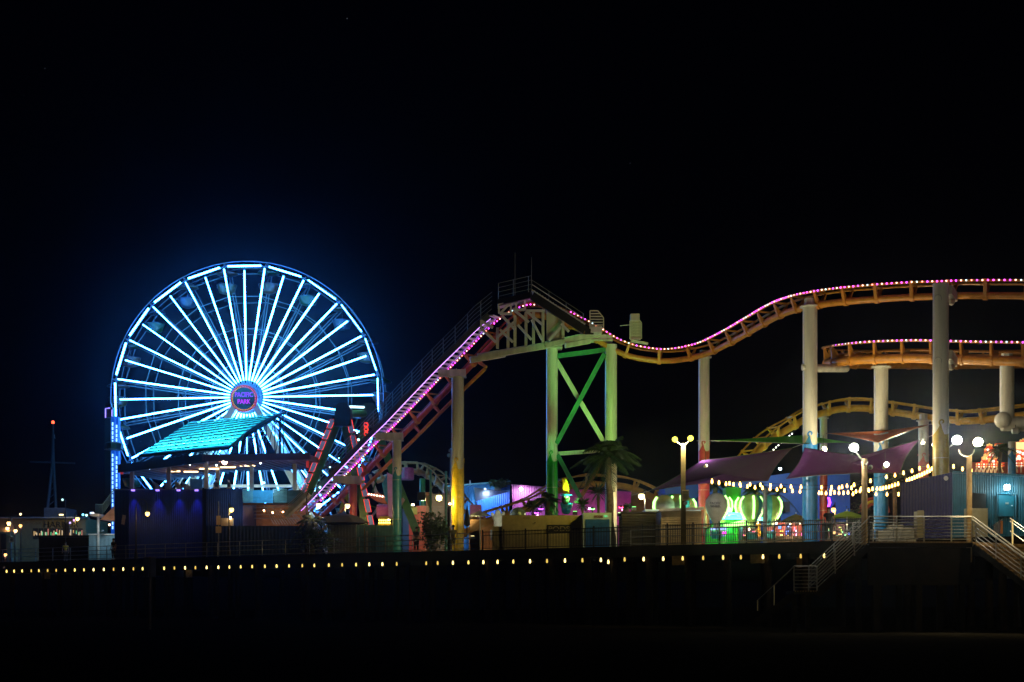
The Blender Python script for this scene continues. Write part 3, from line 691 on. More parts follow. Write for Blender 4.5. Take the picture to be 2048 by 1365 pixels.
globe_lamp('pinkish globe lamp second from the harbour cafe door', 30, 31, 1062, 135, 20, (1, .5, .35), .18, crook=False)
globe_lamp('pinkish globe lamp close to the lit harbour cafe windows', 42, 41, 1052, 140, 20, (1, .45, .35), .16, crook=False)
globe_lamp('bright globe lamp at the end of the harbour cafe sign', 150, 155, 1038, 140, 60, (1, .65, .2), .2)
globe_lamp('low pink bollard globe lamp by the railing near the frame edge', 12, 11, 1110, 118, 40, (1, .45, .3), .13, crook=False)

# ================================================================ FAR HARBOUR SIDE
mast = thing('signal_mast', 'tall dark lattice signal mast with a crossarm and a red lamp on top', 'mast', W(106, 1020, 190))
MB().path([W(106, 935, 190), W(106, 848, 190)], .28, 8, r2=.12).build('pole', paint('mast steel', (.09, .1, .11), .4), mast, True)
for x in (95, 112): MB().tube(W(x, 1020, 190), W(105 if x < 100 else 107, 925, 190), .2, 6).build('mast_leg', MATS['mast steel'], mast)
m = MB()
for k in range(6):
    y = 1012-14*k; t = (1020-y)/95; m.beam(W(95+10*t, y, 190), W(112-5*t, y-12, 190), .1, .1)
m.build('lattice', MATS['mast steel'], mast)
MB().tube(W(60, 924, 190), W(150, 927, 190), .12, 6).build('crossarm', MATS['mast steel'], mast, True)
MB().ball(W(106, 845, 190), .22, 10).build('beacon', glow('beacon red', (1, .08, .03), 5), mast, True)
MB().prism([W(104, 866, 190), W(109, 870, 190), W(110, 878, 190), W(106, 872, 190)], (0, .1, 0)).build('pennant', white_m, mast)
cream = paint('cream render', (.2, .15, .06), .7, var=.15)
HY = 150
def boxw(px0, px1, pt, Y, dep, zb=DECK): x0, x1 = XP(px0, Y), XP(px1, Y); z1 = ZP(pt, Y); return MB().box(((x0+x1)/2, Y+dep/2, (zb+z1)/2), (x1-x0, dep, z1-zb))
hb = thing('harbour_cafe', 'low cream harbour cafe with a lit name band and glowing shop windows', 'building', W(110, 1100, HY))
boxw(-40, 172, 1037, HY, 8).build('wall', cream, hb); boxw(88, 130, 1016, HY+2, 4, ZP(1040, HY)).build('roof_cabin', paint('cabin dark', (.08, .08, .09)), hb)
MB().beam(W(-40, 1036, HY-.3), W(176, 1036, HY-.3), 1.2, .12).build('roof_edge', grey_m, hb)
letters('HARBOR', .85, W(122, 1050, HY-.06), black_m, 'name_lettering', hb, sx=1.1)
wcol = [(1, .62, .25), (.9, .5, .15), (1, .8, .5), (.2, .8, .3), (.9, .3, .2), (1, .7, .35)]
rw = random.Random(3)
for k in range(9):
    x = 66+k*11.2; f_ = boxw(x, x+9.5, 1057, HY-.05, .04, ZP(1079, HY)).build('window', paint('window glass dark', (.05, .04, .03), .1), hb)
    for q in range(3):
        xx = x+1+q*2.8+rw.random(); y0 = 1058+rw.random()*9
        boxw(xx, xx+1.6, y0, HY-.09, .03, ZP(y0+5+rw.random()*11, HY)).build('pane', glow('shop glow %d' % ((k+q) % 6), wcol[(k+q) % 6], .6), f_)
spot('wall_wash', W(120, 1028, HY-2.5), W(122, 1060, HY), 60, (1, .75, .3), 120, parent=hb)
MB().beam(W(119, 1030, HY-.8), W(126, 1030, HY-.8), .3, .12).build('wall_light', glow('wash lens', (1, .75, .3), 4), hb)
boxw(-10, 20, 1064, HY-3, 2.9).build('corner_wall', cream, hb); boxw(2, 12, 1068, HY-3.1, .08).build('door', black_m, hb)
gh = thing('dark_kiosk', 'dark timber kiosk block between the harbour cafe and the pale blue shed', 'building', W(100, 1110, 122)); boxw(78, 176, 1074, 122, 3).build('wall', dark_w, gh); boxw(72, 178, 1071, 121.7, 3.6, ZP(1075, 121.7)).build('roof', black_m, gh)
b2 = thing('square_notice', 'small white square notice on a pole by the railing at the frame edge', 'sign', W(22, 1125, 117.5)); MB().box(W(23, 1080, 117.4), (.42, .03, .42)).build('panel', paint('notice white', (.6, .55, .45)), b2); MB().tube(W(22, 1126, 117.5), W(22, 1058, 117.5), .035, 6).build('pole', grey_m, b2); MB().lathe([(.1, -.02), (.12, 0), (.1, .02)], W(23, 1080, 117.35), 12, Matrix.Rotation(R_(90), 3, 'X')).build('emblem', grey_m, b2)
b3 = thing('hanging_notice', 'dark square notice board hiding part of the harbour cafe name', 'sign', W(132, 1110, 121)); boxw(126, 138, 1048, 121, .06, ZP(1071, 121)).build('panel', paint('notice tan', (.2, .15, .09)), b3); MB().tube(W(131, 1126, 121), W(131, 1000, 121), .04, 6).build('pole', black_m, b3)
for i, (x, y, c) in enumerate(((166, 1030, (.2, .7, 1)), (173, 1031, (.5, 1, .9)), (182, 1027, (.3, .5, 1)), (186, 1027, (.9, .9, 1)), (41, 1029, (1, .7, .4)), (112, 1067, (.1, 1, .3)), (140, 1046, (.4, .3, 1)), (148, 1041, (.8, .3, 1)), (125, 1000, (.3, .5, .5)))):
    o = MB().ball(W(x, y, 185 if y < 1035 else 145), .16 if y < 1035 else .1, 8).build('distant_light', glow('far light %d' % i, c, 3), org=W(x, y, 185 if y < 1035 else 145))
    tag(o, ('tiny blue lamp far behind the pale blue shed stair', 'tiny green white lamp far behind the pale blue shed stair', 'tiny blue violet lamp beside a white one near the drop tower', 'tiny white lamp near the foot of the drop tower', 'tiny orange lamp above the pinkish globe lamps', 'tiny green lamp in the harbour cafe windows', 'tiny violet lamp beside the cafe name', 'tiny purple lamp next to the bright cafe globe', 'dim grey green lamp high on the dark notice pole')[i], 'light', 'scattered far lights')
# pale blue shed, stair landing, drop tower
sb = paint('pale blue boards', (.3, .5, .62), .5, stripes=('X', 3.0))
shed = thing('pale_shed', 'small pale blue board shed by the railing at the foot of the outside stair', 'shed', W(203, 1120, 112)); boxw(178, 229, 1070, 112, 3).build('wall', sb, shed); boxw(176, 230, 1068, 111.8, 3.4, ZP(1070.5, 111.8)).build('roof', white_m, shed)
MB().tube(W(196.5, 1122, 111.8), W(196.5, 1035, 111.8), .1, 8).build('post', white_m, shed)
spot('shed_light', W(205, 1058, 110), W(204, 1100, 112), 60, (.5, .85, 1), 130, parent=shed)
MB().beam(W(202, 1062, 110.6), W(208, 1062, 110.6), .12, .1).build('wall_light', black_m, shed)
so = thing('outside_stair', 'outside stair landing with a lit peach underside and cyan railing against the blue building', 'stairs', W(215, 1045, 112))
peach = paint('peach soffit boards', (.55, .33, .22), .6, stripes=('Z', 3))
MB().prism([W(200, 1040, 111), W(229, 1012, 111), W(229, 1040, 111)], (0, 3, 0)).build('soffit', peach, so)
MB().beam(W(190, 1032, 111), W(206, 1032, 111), 2.5, .18).build('landing', white_m, so)
rc = paint('cyan rail', (.25, .5, .5), .4)
m = MB()
for x, y in [(191+k*2.2, 1031) for k in range(7)]+[(206+k*2.2, 1028-k*2.9) for k in range(11)]: m.tube(W(x, y, 111), W(x, y-22, 111), .018, 5)
m.path([W(191, 1009, 111), W(206, 1009, 111), W(230, 977, 111)], .035, 6); m.build('stair_rail', rc, so)
spot('soffit_light', W(208, 1052, 109), W(218, 1032, 112), 60, (1, .75, .55), 110, parent=so); MB().ball(W(219, 1050, 111.6), .09, 8).build('soffit_lamp', glow('soffit lamp', (1, .55, .3), 8), so)
dt = thing('drop_tower', 'slender drop tower with two faces of blue light panels and dotted light rows', 'drop tower', W(228, 1110, 124))
tb = glow('tower blue panel', (.01, .13, .85), .4)
for px0, px1, pt, nm in ((222, 229, 834, 0), (230, 237, 834, 1)):
    boxw(px0, px1, pt, 124+nm*.5, .6).build('light_panel', tb, dt)
dm = glow('tower dots', (.35, .75, 1), 2.2)
me = mesh_of(MB().box((0, 0, 0), (.09, .05, .17)), 'dot_light', dm, False)
for k in range(24):
    y = 846+k*9
    if 884 < y < 904: continue
    for j in range(2):
        m = MB()
        for q in range(4): m.box(W(225.2+8*j, y+j*5+q*1.6, 123.9+j*.5), (.1, .06, .055))
        m.build('dot_row', dm, dt)
MB().box(W(219, 826, 124.5), (.75, .8, .9)).build('tower_head', black_m, dt)
vi = glow('tower violet edge', (.28, .2, 1), 2.5)
MB().path([W(211, 836, 123.9), W(211, 817.5, 123.9), W(220, 816.5, 123.9)], .045, 5).build('head_light', vi, dt); MB().tube(W(224, 820, 123.9), W(224, 833, 123.9), .04, 5).build('head_light', vi, dt)
MB().box(W(217, 905, 125), (.55, .5, 8.5)).build('rear_mast', black_m, dt)
MB().lathe([(.55, -.3), (.85, -.2), (.85, .3), (.5, .45)], W(228, 895, 124.2), 12).build('drop_carriage', black_m, dt)

# ================================================================ DARK BLUE BUILDING WITH OPEN UPPER DECK
BYL = 108
navy = paint('navy corrugated metal', (.006, .028, .17), .5, var=.2, stripes=('X', 2.2), spec=.3)
bd = thing('blue_hall', 'big dark blue corrugated hall with violet wall washers and an open lit upper deck', 'building', W(320, 1110, BYL))
TL = 978
boxw(257, 405, TL, BYL, 8).build('front_wall', navy, bd)
MB().prism([W(229, TL, BYL+1.2), W(257, TL, BYL+.02), Vector((XP(257, BYL), BYL+.02, DECK)), Vector((XP(229, BYL+1.2), BYL+1.2, DECK))], (.0, 5, 0)).build('side_wall', navy, bd)
boxw(404.5, 413, TL-2, BYL-.35, 6).build('corner_pier', black_m, bd); boxw(413, 486, TL, BYL-.6, 6).build('side_wing', navy, bd)
boxw(229, 486, TL, BYL-.12, .25, ZP(TL+2.5, BYL)).build('parapet_cap', grey_m, bd)
boxw(413, 612, 1052, BYL-3.2, 2.5).build('lower_wall', paint('navy plain wall', (.008, .03, .12), .55, stripes=('X', 1.2), spec=.3), bd)
cable = MB()
for i, x in enumerate((266, 315, 357, 393)):
    c = W(x, 981, BYL-.34); MB().box(c, (.22, .28, .12)).build('wall_washer', glow('violet lens', (.35, .2, 1), 2), bd)
    spot('washer_beam', c+Vector((0, 0, -.1)), c+Vector((0, .27, -3)), 170, (.25, .14, 1), 56, .9, .05, parent=bd)
o = MB().box(W(247, 1040, BYL+.3), (.32, .02, .72), Matrix.Rotation(R_(-28), 3, 'Z') @ Matrix.Rotation(R_(12), 3, 'Y')).build('wall_notice', paint('notice pinkish', (.6, .5, .45)), bd)
# upper deck: columns, ceiling, fluorescent tubes
UZ = ZP(TL, BYL)
redc = paint('red brown ceiling', (.26, .085, .04), .6, stripes=('X', 1.5))
eave = [W(237, 938, 108), W(405, 917, 107), W(620, 913, 106)]
bk = [p+Vector((.5, 13, .4)) for p in eave]
MB().prism([eave[0], eave[1], bk[1], bk[0]], (0, 0, .12)).build('ceiling', redc, bd); MB().prism([eave[1], eave[2], bk[2], bk[1]], (0, 0, .12)).build('ceiling', redc, bd)
MB().beam(eave[0], eave[1]+Vector((.2, 0, 0)), .3, .62).build('eave_beam', black_m, bd); MB().beam(eave[1], eave[2], .25, .5).build('eave_beam', paint('eave maroon', (.12, .035, .03), .5), bd)
m = MB()
for k in range(12): p = eave[0].lerp(eave[1], k/11); q = bk[0].lerp(bk[1], k/11); m.beam(p-Vector((0, 0, .15)), q-Vector((0, 0, .15)), .12, .25)
for k in range(15): p = eave[1].lerp(eave[2], k/14); q = bk[1].lerp(bk[2], k/14); m.beam(p-Vector((0, 0, .15)), q-Vector((0, 0, .15)), .12, .25)
m.build('ceiling_joists', brown_m, bd)
for x, yt, Y in ((263, 938, 108.2), (337, 930, 108.2), (412, 922, 107.6), (435, 925, 113), (503, 932, 112), (589, 928, 108)):
    boxw(x-3.6, x+3.6, yt, Y, .28, UZ-.02 if x < 486 else ZP(985, Y)).build('deck_post', paint('deck post', (.42, .4, .38), .5), bd)
tub = glow('fluorescent tube', (1, .62, .28), 5)
for x, y, w_ in ((350, 943, 10), (382, 944, 14), (404, 938, 6), (426, 938, 12), (456, 935, 15), (495, 932, 15), (338, 943, 4)):
    MB().beam(W(x-w_, y, 113), W(x+w_, y, 113), .14, .1).build('ceiling_tube', tub, bd)
MB().ball(W(449, 924, 107.2), .2, 10).build('ceiling_lamp', glow('ceiling lamp', (1, .72, .5), 40), bd)
for x, y in ((299, 938), (380, 930), (433, 931), (521, 927), (597, 921)): MB().ball(W(x, y, 108.5), .07, 8).build('small_lamp', glow('small cool lamp', (.7, .95, 1), 8), bd)
MB().box(W(615, 929, 106), (.2, .1, .5)).build('exit_box', glow('red box', (.6, .03, .02), .5), bd)
MB().box(W(243.5, 947, 107.8), (.22, .1, .16)).build('exit_box', glow('red box', (.6, .03, .02), .5), bd)
# furniture silhouettes behind the parapet
gr_ = paint('upper deck fittings', (.35, .36, .38), .5)
for x in (308, 329, 352, 366):
    p = W(x, 978, 110); t = thing('folded_parasol', {308: 'pale folded parasol first along the open deck of the blue hall', 329: 'pale folded parasol second along the open deck, beside a post', 352: 'pale folded parasol third along the open deck', 366: 'pale folded parasol fourth along the open deck, beside the blue cabinet'}[x], 'parasol', (p.x, p.y, UZ-.6), 'folded parasols on the upper deck')
    MB().lathe([(.03, UZ-.6), (.03, UZ+.1)], (p.x, p.y, 0), 6).build('pole', gr_, t); MB().path([(p.x+.4, p.y, UZ+.1), (p.x+.05, p.y, UZ+.5), (p.x-.1, p.y, UZ+.72)], .2, 8, rs=[.28, .16, .03]).build('folded_cloth', gr_, t, True)
cb = boxw(380, 404, 958, 110.5, 1.2, UZ-.5).build('drinks_cabinet', paint('cabinet blue', (.05, .2, .5), .4), org=W(392, 978, 110.5)); tag(cb, 'blue cabinet behind the parapet of the open upper deck', 'cabinet')
# balcony at the end of the hall
bal = thing('balcony', 'bright blue balcony front with white balusters and a stair leading down from the blue hall', 'balcony', W(540, 1010, 107))
boxw(487, 546, 981, 107, .12, ZP(1006, 107)).build('blue_front', paint('bright blue board', (.05, .32, .6), .45, stripes=('Z', 3)), bal)
boxw(548, 608, 981, 107.3, .12, ZP(1007, 107.3)).build('grey_front', paint('sage board', (.1, .17, .17), .5, stripes=('Z', 3)), bal)
m = MB()
for k in range(27):
    x = (486 if k < 9 else 546)+(k % 9 if k < 9 else k-9)*2.4
    if k < 21: m.tube(W(x, 1005, 106.8), W(x, 980, 106.8), .02, 5)
    if k == 8: m.beam(W(486, 979, 106.8), W(506, 979, 106.8), .06, .06); m.build('baluster_panel', rc, bal); m = MB()
m.beam(W(546, 979, 106.8), W(574, 979, 106.8), .06, .06); m.build('baluster_panel', rc, bal)
m = MB()
for k in range(5): m.beam(W(576, 1009+k*4, 106), W(616, 972+k*4, 106), .04, .05)
m.build('stair_rail', gr_, bal); MB().beam(W(572, 1032, 106.3), W(618, 988, 106.3), 1.2, .3).build('stair_flight', gr_, bal)
spot('added_balcony_light', W(527, 968, 105), W(527, 995, 107), 420, (.4, .8, 1), 110, parent=bal); MB().box(W(527, 966, 105), (.2, .2, .15)).build('added_balcony_lamp', glow('added balcony lens', (.5, .85, 1), 3), bal)  # lamp and spot added to brighten the blue balcony front
boxw(486, 612, 1006.5, 107.4, .5, ZP(1010, 107.4)).build('floor_edge', brown_m, bal)
# open room below with warm light and slanted rails
uc = thing('open_kitchen', 'warmly lit open bay full of slanting rails beneath the blue balcony', 'bay', W(550, 1050, 110))
boxw(486, 616, 1010, 113, .2).build('back_wall', paint('bay wall', (.3, .16, .08), .6, var=.5, scale=1.2), uc)
m = MB()
for k in range(15): m.beam(W(528+k*5.5, 1012+k*.9+(k % 3)*3, 109), W(548+k*5.6, 1049, 109), .05, .05)
m.build('slanted_rails', gr_, uc); m = MB()
for k in range(4): m.beam(W(508, 1016+k*7, 111), W(600, 1013+k*8, 111), .07, .07)
m.build('level_rails', gr_, uc)
for x, y in ((528, 1022), (545, 1026), (566, 1024), (590, 1017)): MB().ball(W(x, y, 112), .08, 8).build('bay_lamp', glow('bay lamp', (1, .5, .22), 30), uc)
MB().box(W(455, 1045, 106.6), (.9, .3, .6)).build('service_hatch', paint('hatch wall', (.5, .35, .25)), bd)
MB().ball(W(460, 1036, 106.2), .1, 8).build('hatch_lamp', glow('hatch lamp', (1, .75, .35), 25), bd)
# sign boards on a pole
sp_ = thing('notice_pole', 'thin pole with two tan notice boards, one above the other, before the blue wing', 'sign', W(437, 1110, 101.6))
MB().tube((XP(437, 101.6), 101.6, DECK), W(437, 1003, 101.6), .04, 6).build('pole', grey_m, sp_)
for y, h, w_ in ((1041, 18, .3), (1060, 13, .4)): MB().box(W(437, y, 101.5), (w_, .03, h/F*101.5)).build('notice_board', paint('notice tan2', (.5, .36, .24)), sp_)

# ---- tilted roof of glowing panels
gl = thing('solar_canopy', 'tilted teal lit panel roof on a black truss below the ferris wheel hub', 'canopy', W(420, 905, 112))
c00, c10, c01, c11 = W(278, 909.5, 112), W(457, 893, 112), W(385, 841, 121), W(567, 823, 121)
pan = paint('teal panel', (.06, .55, .6), .35, var=.25, scale=.8, trans=.2)
nu, nv = 17, 11
def Q(u, v): p = c00.lerp(c10, u).lerp(c01.lerp(c11, u), v); return p+Vector((0, 0, .35*math.sin(math.pi*v)*u))
for j in range(nv):
    m = MB()
    for i in range(nu):
        u0, u1, v0, v1 = (i+.004)/nu, (i+.996)/nu, (j-.04)/nv, (j+1.06)/nv
        a, b, c, d = Q(u0, v0), Q(u1, v0), Q(u1, v1), Q(u0, v1)
        m.prism([a, b, c+Vector((0, 0, -.16)), d+Vector((0, 0, -.16))], (0, 0, .03))
    m.build('panel_row', pan, gl)
m = MB()
m.path([Q(1, t/12)+Vector((0, 0, -.15)) for t in range(13)], .12, 6); m.path([Q(t/12, 0)+Vector((0, 0, -.15)) for t in range(13)], .13, 6); m.path([Q(0, t/12)+Vector((0, 0, -.15)) for t in range(13)], .1, 6)
m.build('edge_beam', black_m, gl)
m = MB()
for k in range(12): m.beam(Q(k/12+.03, 0)-Vector((0, 0, .2)), Q(k/12+.03, .98)-Vector((0, 0, .2)), .1, .12)
m.build('rafters', black_m, gl)
m = MB(); lo = [W(405, 905, 112), W(560, 907, 121)]
for k in range(13):
    t = k/12; p = Q(1, t)-Vector((0, 0, .2)); q = Vector((p.x, p.y, ZP(908, p.y)-.2))
    if k % 2 == 0: m.beam(p, q, .09, .09)
    if k < 12 and k % 2 == 0: p2 = Q(1, t+2/12)-Vector((0, 0, .2)); m.beam(q, p2, .06, .06)
for k in range(8):
    t = .45+k*.07; p = Q(t, 0)-Vector((0, 0, .2)); m.beam(p, Vector((p.x+.4, p.y, ZP(915, p.y))), .07, .07); m.beam(p, Vector((p.x-.5, p.y, ZP(913, p.y))), .05, .05)
m.tube(W(560, 838, 121), W(560, 915, 121), .11, 6); m.build('truss', black_m, gl)
m = MB()
for i in range(nu):
    a, b, c, d = [Q(u, v)-Vector((0, 0, .24)) for u, v in ((i/nu, 0), ((i+1)/nu, 0), ((i+1)/nu, 1), (i/nu, 1))]; m.prism([a, b, c, d], (0, 0, .02))
m.build('backing_sheet', black_m, gl)
for k in range(9):
    c = Q(.06+k*.113, -.05)+Vector((0, -.35, 1.1)); MB().box(c, (.12, .1, .08)).build('wash_light', black_m, gl)
    spot('panel_wash', c+Vector((0, .12, .06)), Q(min(1, .08+k*.113), .5), 2200, (.12, .85, 1), 100, .9, .05, parent=gl)

# ================================================================ SWING SHIP FRAME
sw = thing('swing_ship', 'green swing ship ride with neon striped A frame legs behind the lift hill', 'ride', W(690, 1080, 112))
gs = paint('ride green', (.04, .22, .05), .4); neon = glow('neon red', (1, .05, .03), 1.8); pnl = glow('pale light panel', (.3, .5, .9), .14)
def leg(a, b, Y, w_=.62, light=True, mat=gs, side=1):
    p, q = W(*a, Y), W(*b, Y); MB().beam(p, q, .45, w_, (0, 0, 1) if abs((q-p).normalized().x) > .6 else (1, 0, 0)).build('frame_leg', mat, sw)
    if not light: return
    n = 7; off = Vector((side*-.42, -.3, 0))
    for k in range(n):
        u, v = p.lerp(q, (k+.1)/n)+off, p.lerp(q, (k+.9)/n)+off
        lp = MB().beam(u, v, .08, .3, (1, 0, 0)).build('light_panel', pnl, sw)
        d = Vector((.2, -.05, 0)); MB().path([u+d, v+d, v-d, u-d], .022, 5, closed=True).build('neon_edge', neon, lp)
leg((678, 838), (616, 990), 110); leg((688, 838), (735, 1060), 110, side=-1)
leg((736, 832), (690, 1000), 114, light=False); leg((742, 832), (834, 1066), 114, light=False)
leg((724, 950), (724, 1070), 112, .35, False, paint('lime frame', (.35, .45, .02), .4)); leg((705, 940), (676, 1060), 113, .5, False, MATS['lime frame'])
leg((740, 950), (778, 1055), 113, .22, False, white_m); leg((775, 985), (740, 1040), 113, .12, False, white_m)
for x, Y in ((684, 110), (737, 114)): MB().prism([W(x-17, 852, Y-.8), W(x-13, 812, Y-.8), W(x-7, 806, Y-.8), W(x+9, 806, Y-.8), W(x+16, 816, Y-.8), W(x+18, 852, Y-.8)], (0, 1.5, 0)).build('apex_housing', paint('ride dark green', (.008, .03, .014), .5), sw)
MB().tube(W(700, 814, 110), W(727, 815, 113), .1, 6).build('top_lights', glow('top bar', (.6, .9, 1), 2.5), sw)
MB().tube(W(684, 828, 110), W(737, 828, 114), .3, 8).build('axle', gs, sw)
m = MB()
for a, b in (((690, 850), (705, 905)), ((715, 838), (662, 960)), ((700, 860), (740, 930)), ((725, 850), (700, 930)), ((745, 990), (770, 1000)), ((735, 1010), (800, 1030)), ((760, 935), (745, 985))): m.beam(W(*a, 112), W(*b, 112), .1, .1)
m.build('tie_bars', gs, sw)
hull = MB(); pr = [(735, 990), (752, 1003), (775, 1010), (800, 1008), (806, 996), (780, 996), (755, 985)]
hull.prism([W(x, y, 111) for x, y in pr], (0, 2.2, 0)); hull.build('ship_hull', paint('hull brown', (.3, .1, .04), .5), sw)
for x, y in [(732+k*5.5, 988+k*.9) for k in range(9)]: MB().ball(W(x, y, 110.5), .075, 8).build('hull_bulb', glow('hull bulb', (1, .55, .4), 6), sw)
for x, y, r in ((717, 880, 3), (714, 866, 2.5), (722, 898, 2.4), (636, 960, 3), (645, 968, 2.6), (640, 975, 3), (630, 981, 2.4), (648, 945, 2), (660, 935, 2), (678, 917, 2)): MB().ball(W(x, y, 111), r*.028, 8).build('cool_lamp', glow('cool lamp', (.35, .95, 1), 8), sw)
for k in range(3): MB().path([W(732+4*math.cos(R_(a)), 862-10*k*.0+4*math.sin(R_(a))+k*9-12, 113) for a in range(0, 360, 40)], .06, 5, closed=True).build('neon_ring', neon, sw)
# ================================================================ PLANTS
leaf_g = [paint('palm leaf', (.017, .048, .012), .6, var=.4), paint('shrub leaf', (.05, .09, .03), .6, var=.4), paint('dark yucca leaf', (.03, .05, .02), .5, var=.4)]
bark = paint('palm bark', (.12, .09, .06), .9, var=.4, scale=6, bump=.7)
def frond(m, o, az, el, L, droop, lw=.06, nl=34, ll=.62, rnd=random):
    d = Vector((math.cos(az), math.sin(az), 0)); pts = []
    for k in range(10):
        t = k/9; pts.append(o+d*L*(t*math.cos(el))+Vector((0, 0, L*(math.sin(el)*t-droop*t*t))))
    m.path(pts, .03, 4, r2=.008)
    for k in range(nl):
        t = .15+.85*k/(nl-1); i = min(8, int(t*9)); p = pts[i].lerp(pts[i+1], t*9-i); ax = (pts[i+1]-pts[i]).normalized()
        sd = ax.cross(Vector((0, 0, 1))).normalized(); l2 = ll*(math.sin(math.pi*min(1, .15+t*.8))+.25)
        for s in (-1, 1):
            e = p+(sd*s*.75+ax*.55+Vector((0, 0, -.35-.3*rnd.random()))).normalized()*l2*(.8+.4*rnd.random())
            q = p+ax*lw; mid = p.lerp(e, .5)+Vector((0, 0, .06)); m.add([p, q, mid+ax*lw*.8, e, mid], [(0, 1, 2, 4), (4, 2, 3)])
def palm(label, px, ytop, Y, L=2.6, n=22, rt=.22, zb=DECK, seed=1, xb=None, drp=.75):
    rnd = random.Random(seed); top = W(px, ytop, Y); base = Vector((XP(xb or px, Y), Y, zb))
    t = thing('palm_tree', label, 'palm tree', base)
    pts = [base.lerp(top, k/14)+Vector((.04*math.sin(k), .03*math.cos(k*2), 0)) for k in range(15)]
    MB().path(pts, rt, 9, rs=[rt*(1.25-.4*k/14+.05*(k % 2)) for k in range(15)]).build('trunk', bark, t)
    m = MB()
    for k in range(n): frond(m, top+Vector((0, 0, .1)), 2*math.pi*k*.382+rnd.random()*.4, R_(rnd.choice((70, 50, 30, 10, -15))), L*(.75+.4*rnd.random()), drp*(.7+.5*rnd.random()), lw=.026*L, ll=.25*L, rnd=rnd)
    m.build('crown', leaf_g[0], t); return t
def shrub(label, px0, px1, ytop, Y, zb=DECK, n=900, mat=1, ls=.16, seed=1, cat='shrub', name='leafy_shrub', group=None):
    rnd = random.Random(seed); x0, x1 = XP(px0, Y), XP(px1, Y); z1 = ZP(ytop, Y); c = Vector(((x0+x1)/2, Y, zb)); t = thing(name, label, cat, c, group)
    m = MB(); bl = [(c+Vector(((x1-x0)*.5*(rnd.random()*1.3-.65), (x1-x0)*.3*(rnd.random()-.5), (z1-zb)*(.2+.6*rnd.random()))), .16+.2*rnd.random()) for _ in range(9)]
    for k in range(n):
        b, s = bl[k % 9]; p = b+Vector((rnd.gauss(0, 1)*(x1-x0)*s*.6, rnd.gauss(0, 1)*(x1-x0)*s*.5, rnd.gauss(0, 1)*(z1-zb)*s*.5))
        p.z = min(max(p.z, zb+.05), z1); d = Vector((rnd.gauss(0, 1), rnd.gauss(0, 1), rnd.gauss(0, .8)+.3)).normalized(); e = d.orthogonal().normalized()*ls*.35
        m.add([p-e*.3, p+d*ls*.5-e, p+d*ls, p+d*ls*.5+e], [(0, 1, 2, 3)])
    m.build('foliage', leaf_g[mat], t)
    g = MB()
    for b, s in bl[:6]: g.path([c, c.lerp(b, .5)+Vector((.05, 0, .05)), b], .035, 5, r2=.012)
    g.build('stem', bark, t); return t
def yucca(label, px, py, Y, L=.9, zb=DECK, n=70, seed=1, mat=2):
    rnd = random.Random(seed); o = W(px, py, Y); t = thing('yucca_plant', label, 'plant', (o.x, Y, zb), 'spiky yuccas by the columns')
    MB().path([(o.x, Y, zb), (o.x+.05, Y, (o.z+zb)/2), o], .09, 7).build('stem', bark, t); m = MB()
    for k in range(n):
        d = Vector((rnd.gauss(0, 1), rnd.gauss(0, 1), rnd.gauss(.35, .8))).normalized(); s = d.orthogonal().normalized()*.035; e = o+d*L*(.7+.4*rnd.random())
        m.add([o-s, o+s, o.lerp(e, .6)+s, e-Vector((0, 0, .1)), o.lerp(e, .6)-s], [(0, 1, 2, 4), (4, 2, 3)])
    m.build('crown', leaf_g[mat], t); return t
palm('tall palm tree with wide feathery fronds before the tall pale column', 1216, 915, 88, 2.3, 34, .2, seed=5, xb=1224, drp=.6)
palm('young palm with green lit fronds at the foot of the green-footed column', 1096, 1004, 91.5, 1.1, 20, .16, seed=9, drp=.6)
palm('fan of palm fronds lit yellow green above the balloon ride', 1512, 985, 101, 1.5, 18, .18, seed=3)
palm('palm with drooping pale fronds behind the last balloon', 1556, 992, 104, 1.5, 16, .18, seed=14)
palm('palm lit dull green between the dark red column and the balloon ride tower', 1430, 975, 103, 1.9, 16, .2, seed=21)
palm('dark low palm at the foot of the lift hill by the crook lamp', 622, 1046, 97.2, 1.5, 18, .2, seed=8)
shrub('round dark green bush under the bright globe lamp', 848, 892, 1028, 93, seed=4, n=2600, ls=.2)
shrub('dark leafy shrub in shadow beneath the lift hill next to the small dark gazebo', 612, 668, 1050, 96.5, seed=6, n=1200)
shrub('black shaggy shrub in front of the lime umbrella stalls, beneath the violet sail', 1688, 1745, 1002, 92, seed=11, n=1300, mat=2)
shrub('low dark planting at the foot of the green-footed column before the gnome statue', 1082, 1124, 1010, 88.6, seed=12, n=1300, mat=2)
shrub('tufted roof-edge plants above the blue cabin', 970, 1012, 962, 134, zb=ZP(976, 134), seed=15, n=500, ls=.3)
yucca('spiky yucca before the magenta wall beside the palm trunk', 1196, 985, 89, .85, seed=2); yucca('spiky yucca with violet lamps beside the green-footed column', 1066, 1014, 89, .7, seed=7); yucca('small spiky yucca low between the gnome statue and the X brace foot', 1165, 1010, 89.5, .7, seed=17)
yucca('thin spiky plant standing in the lit pampas beside the small kiosk', 1255, 1016, 91, .5, seed=18, mat=0)

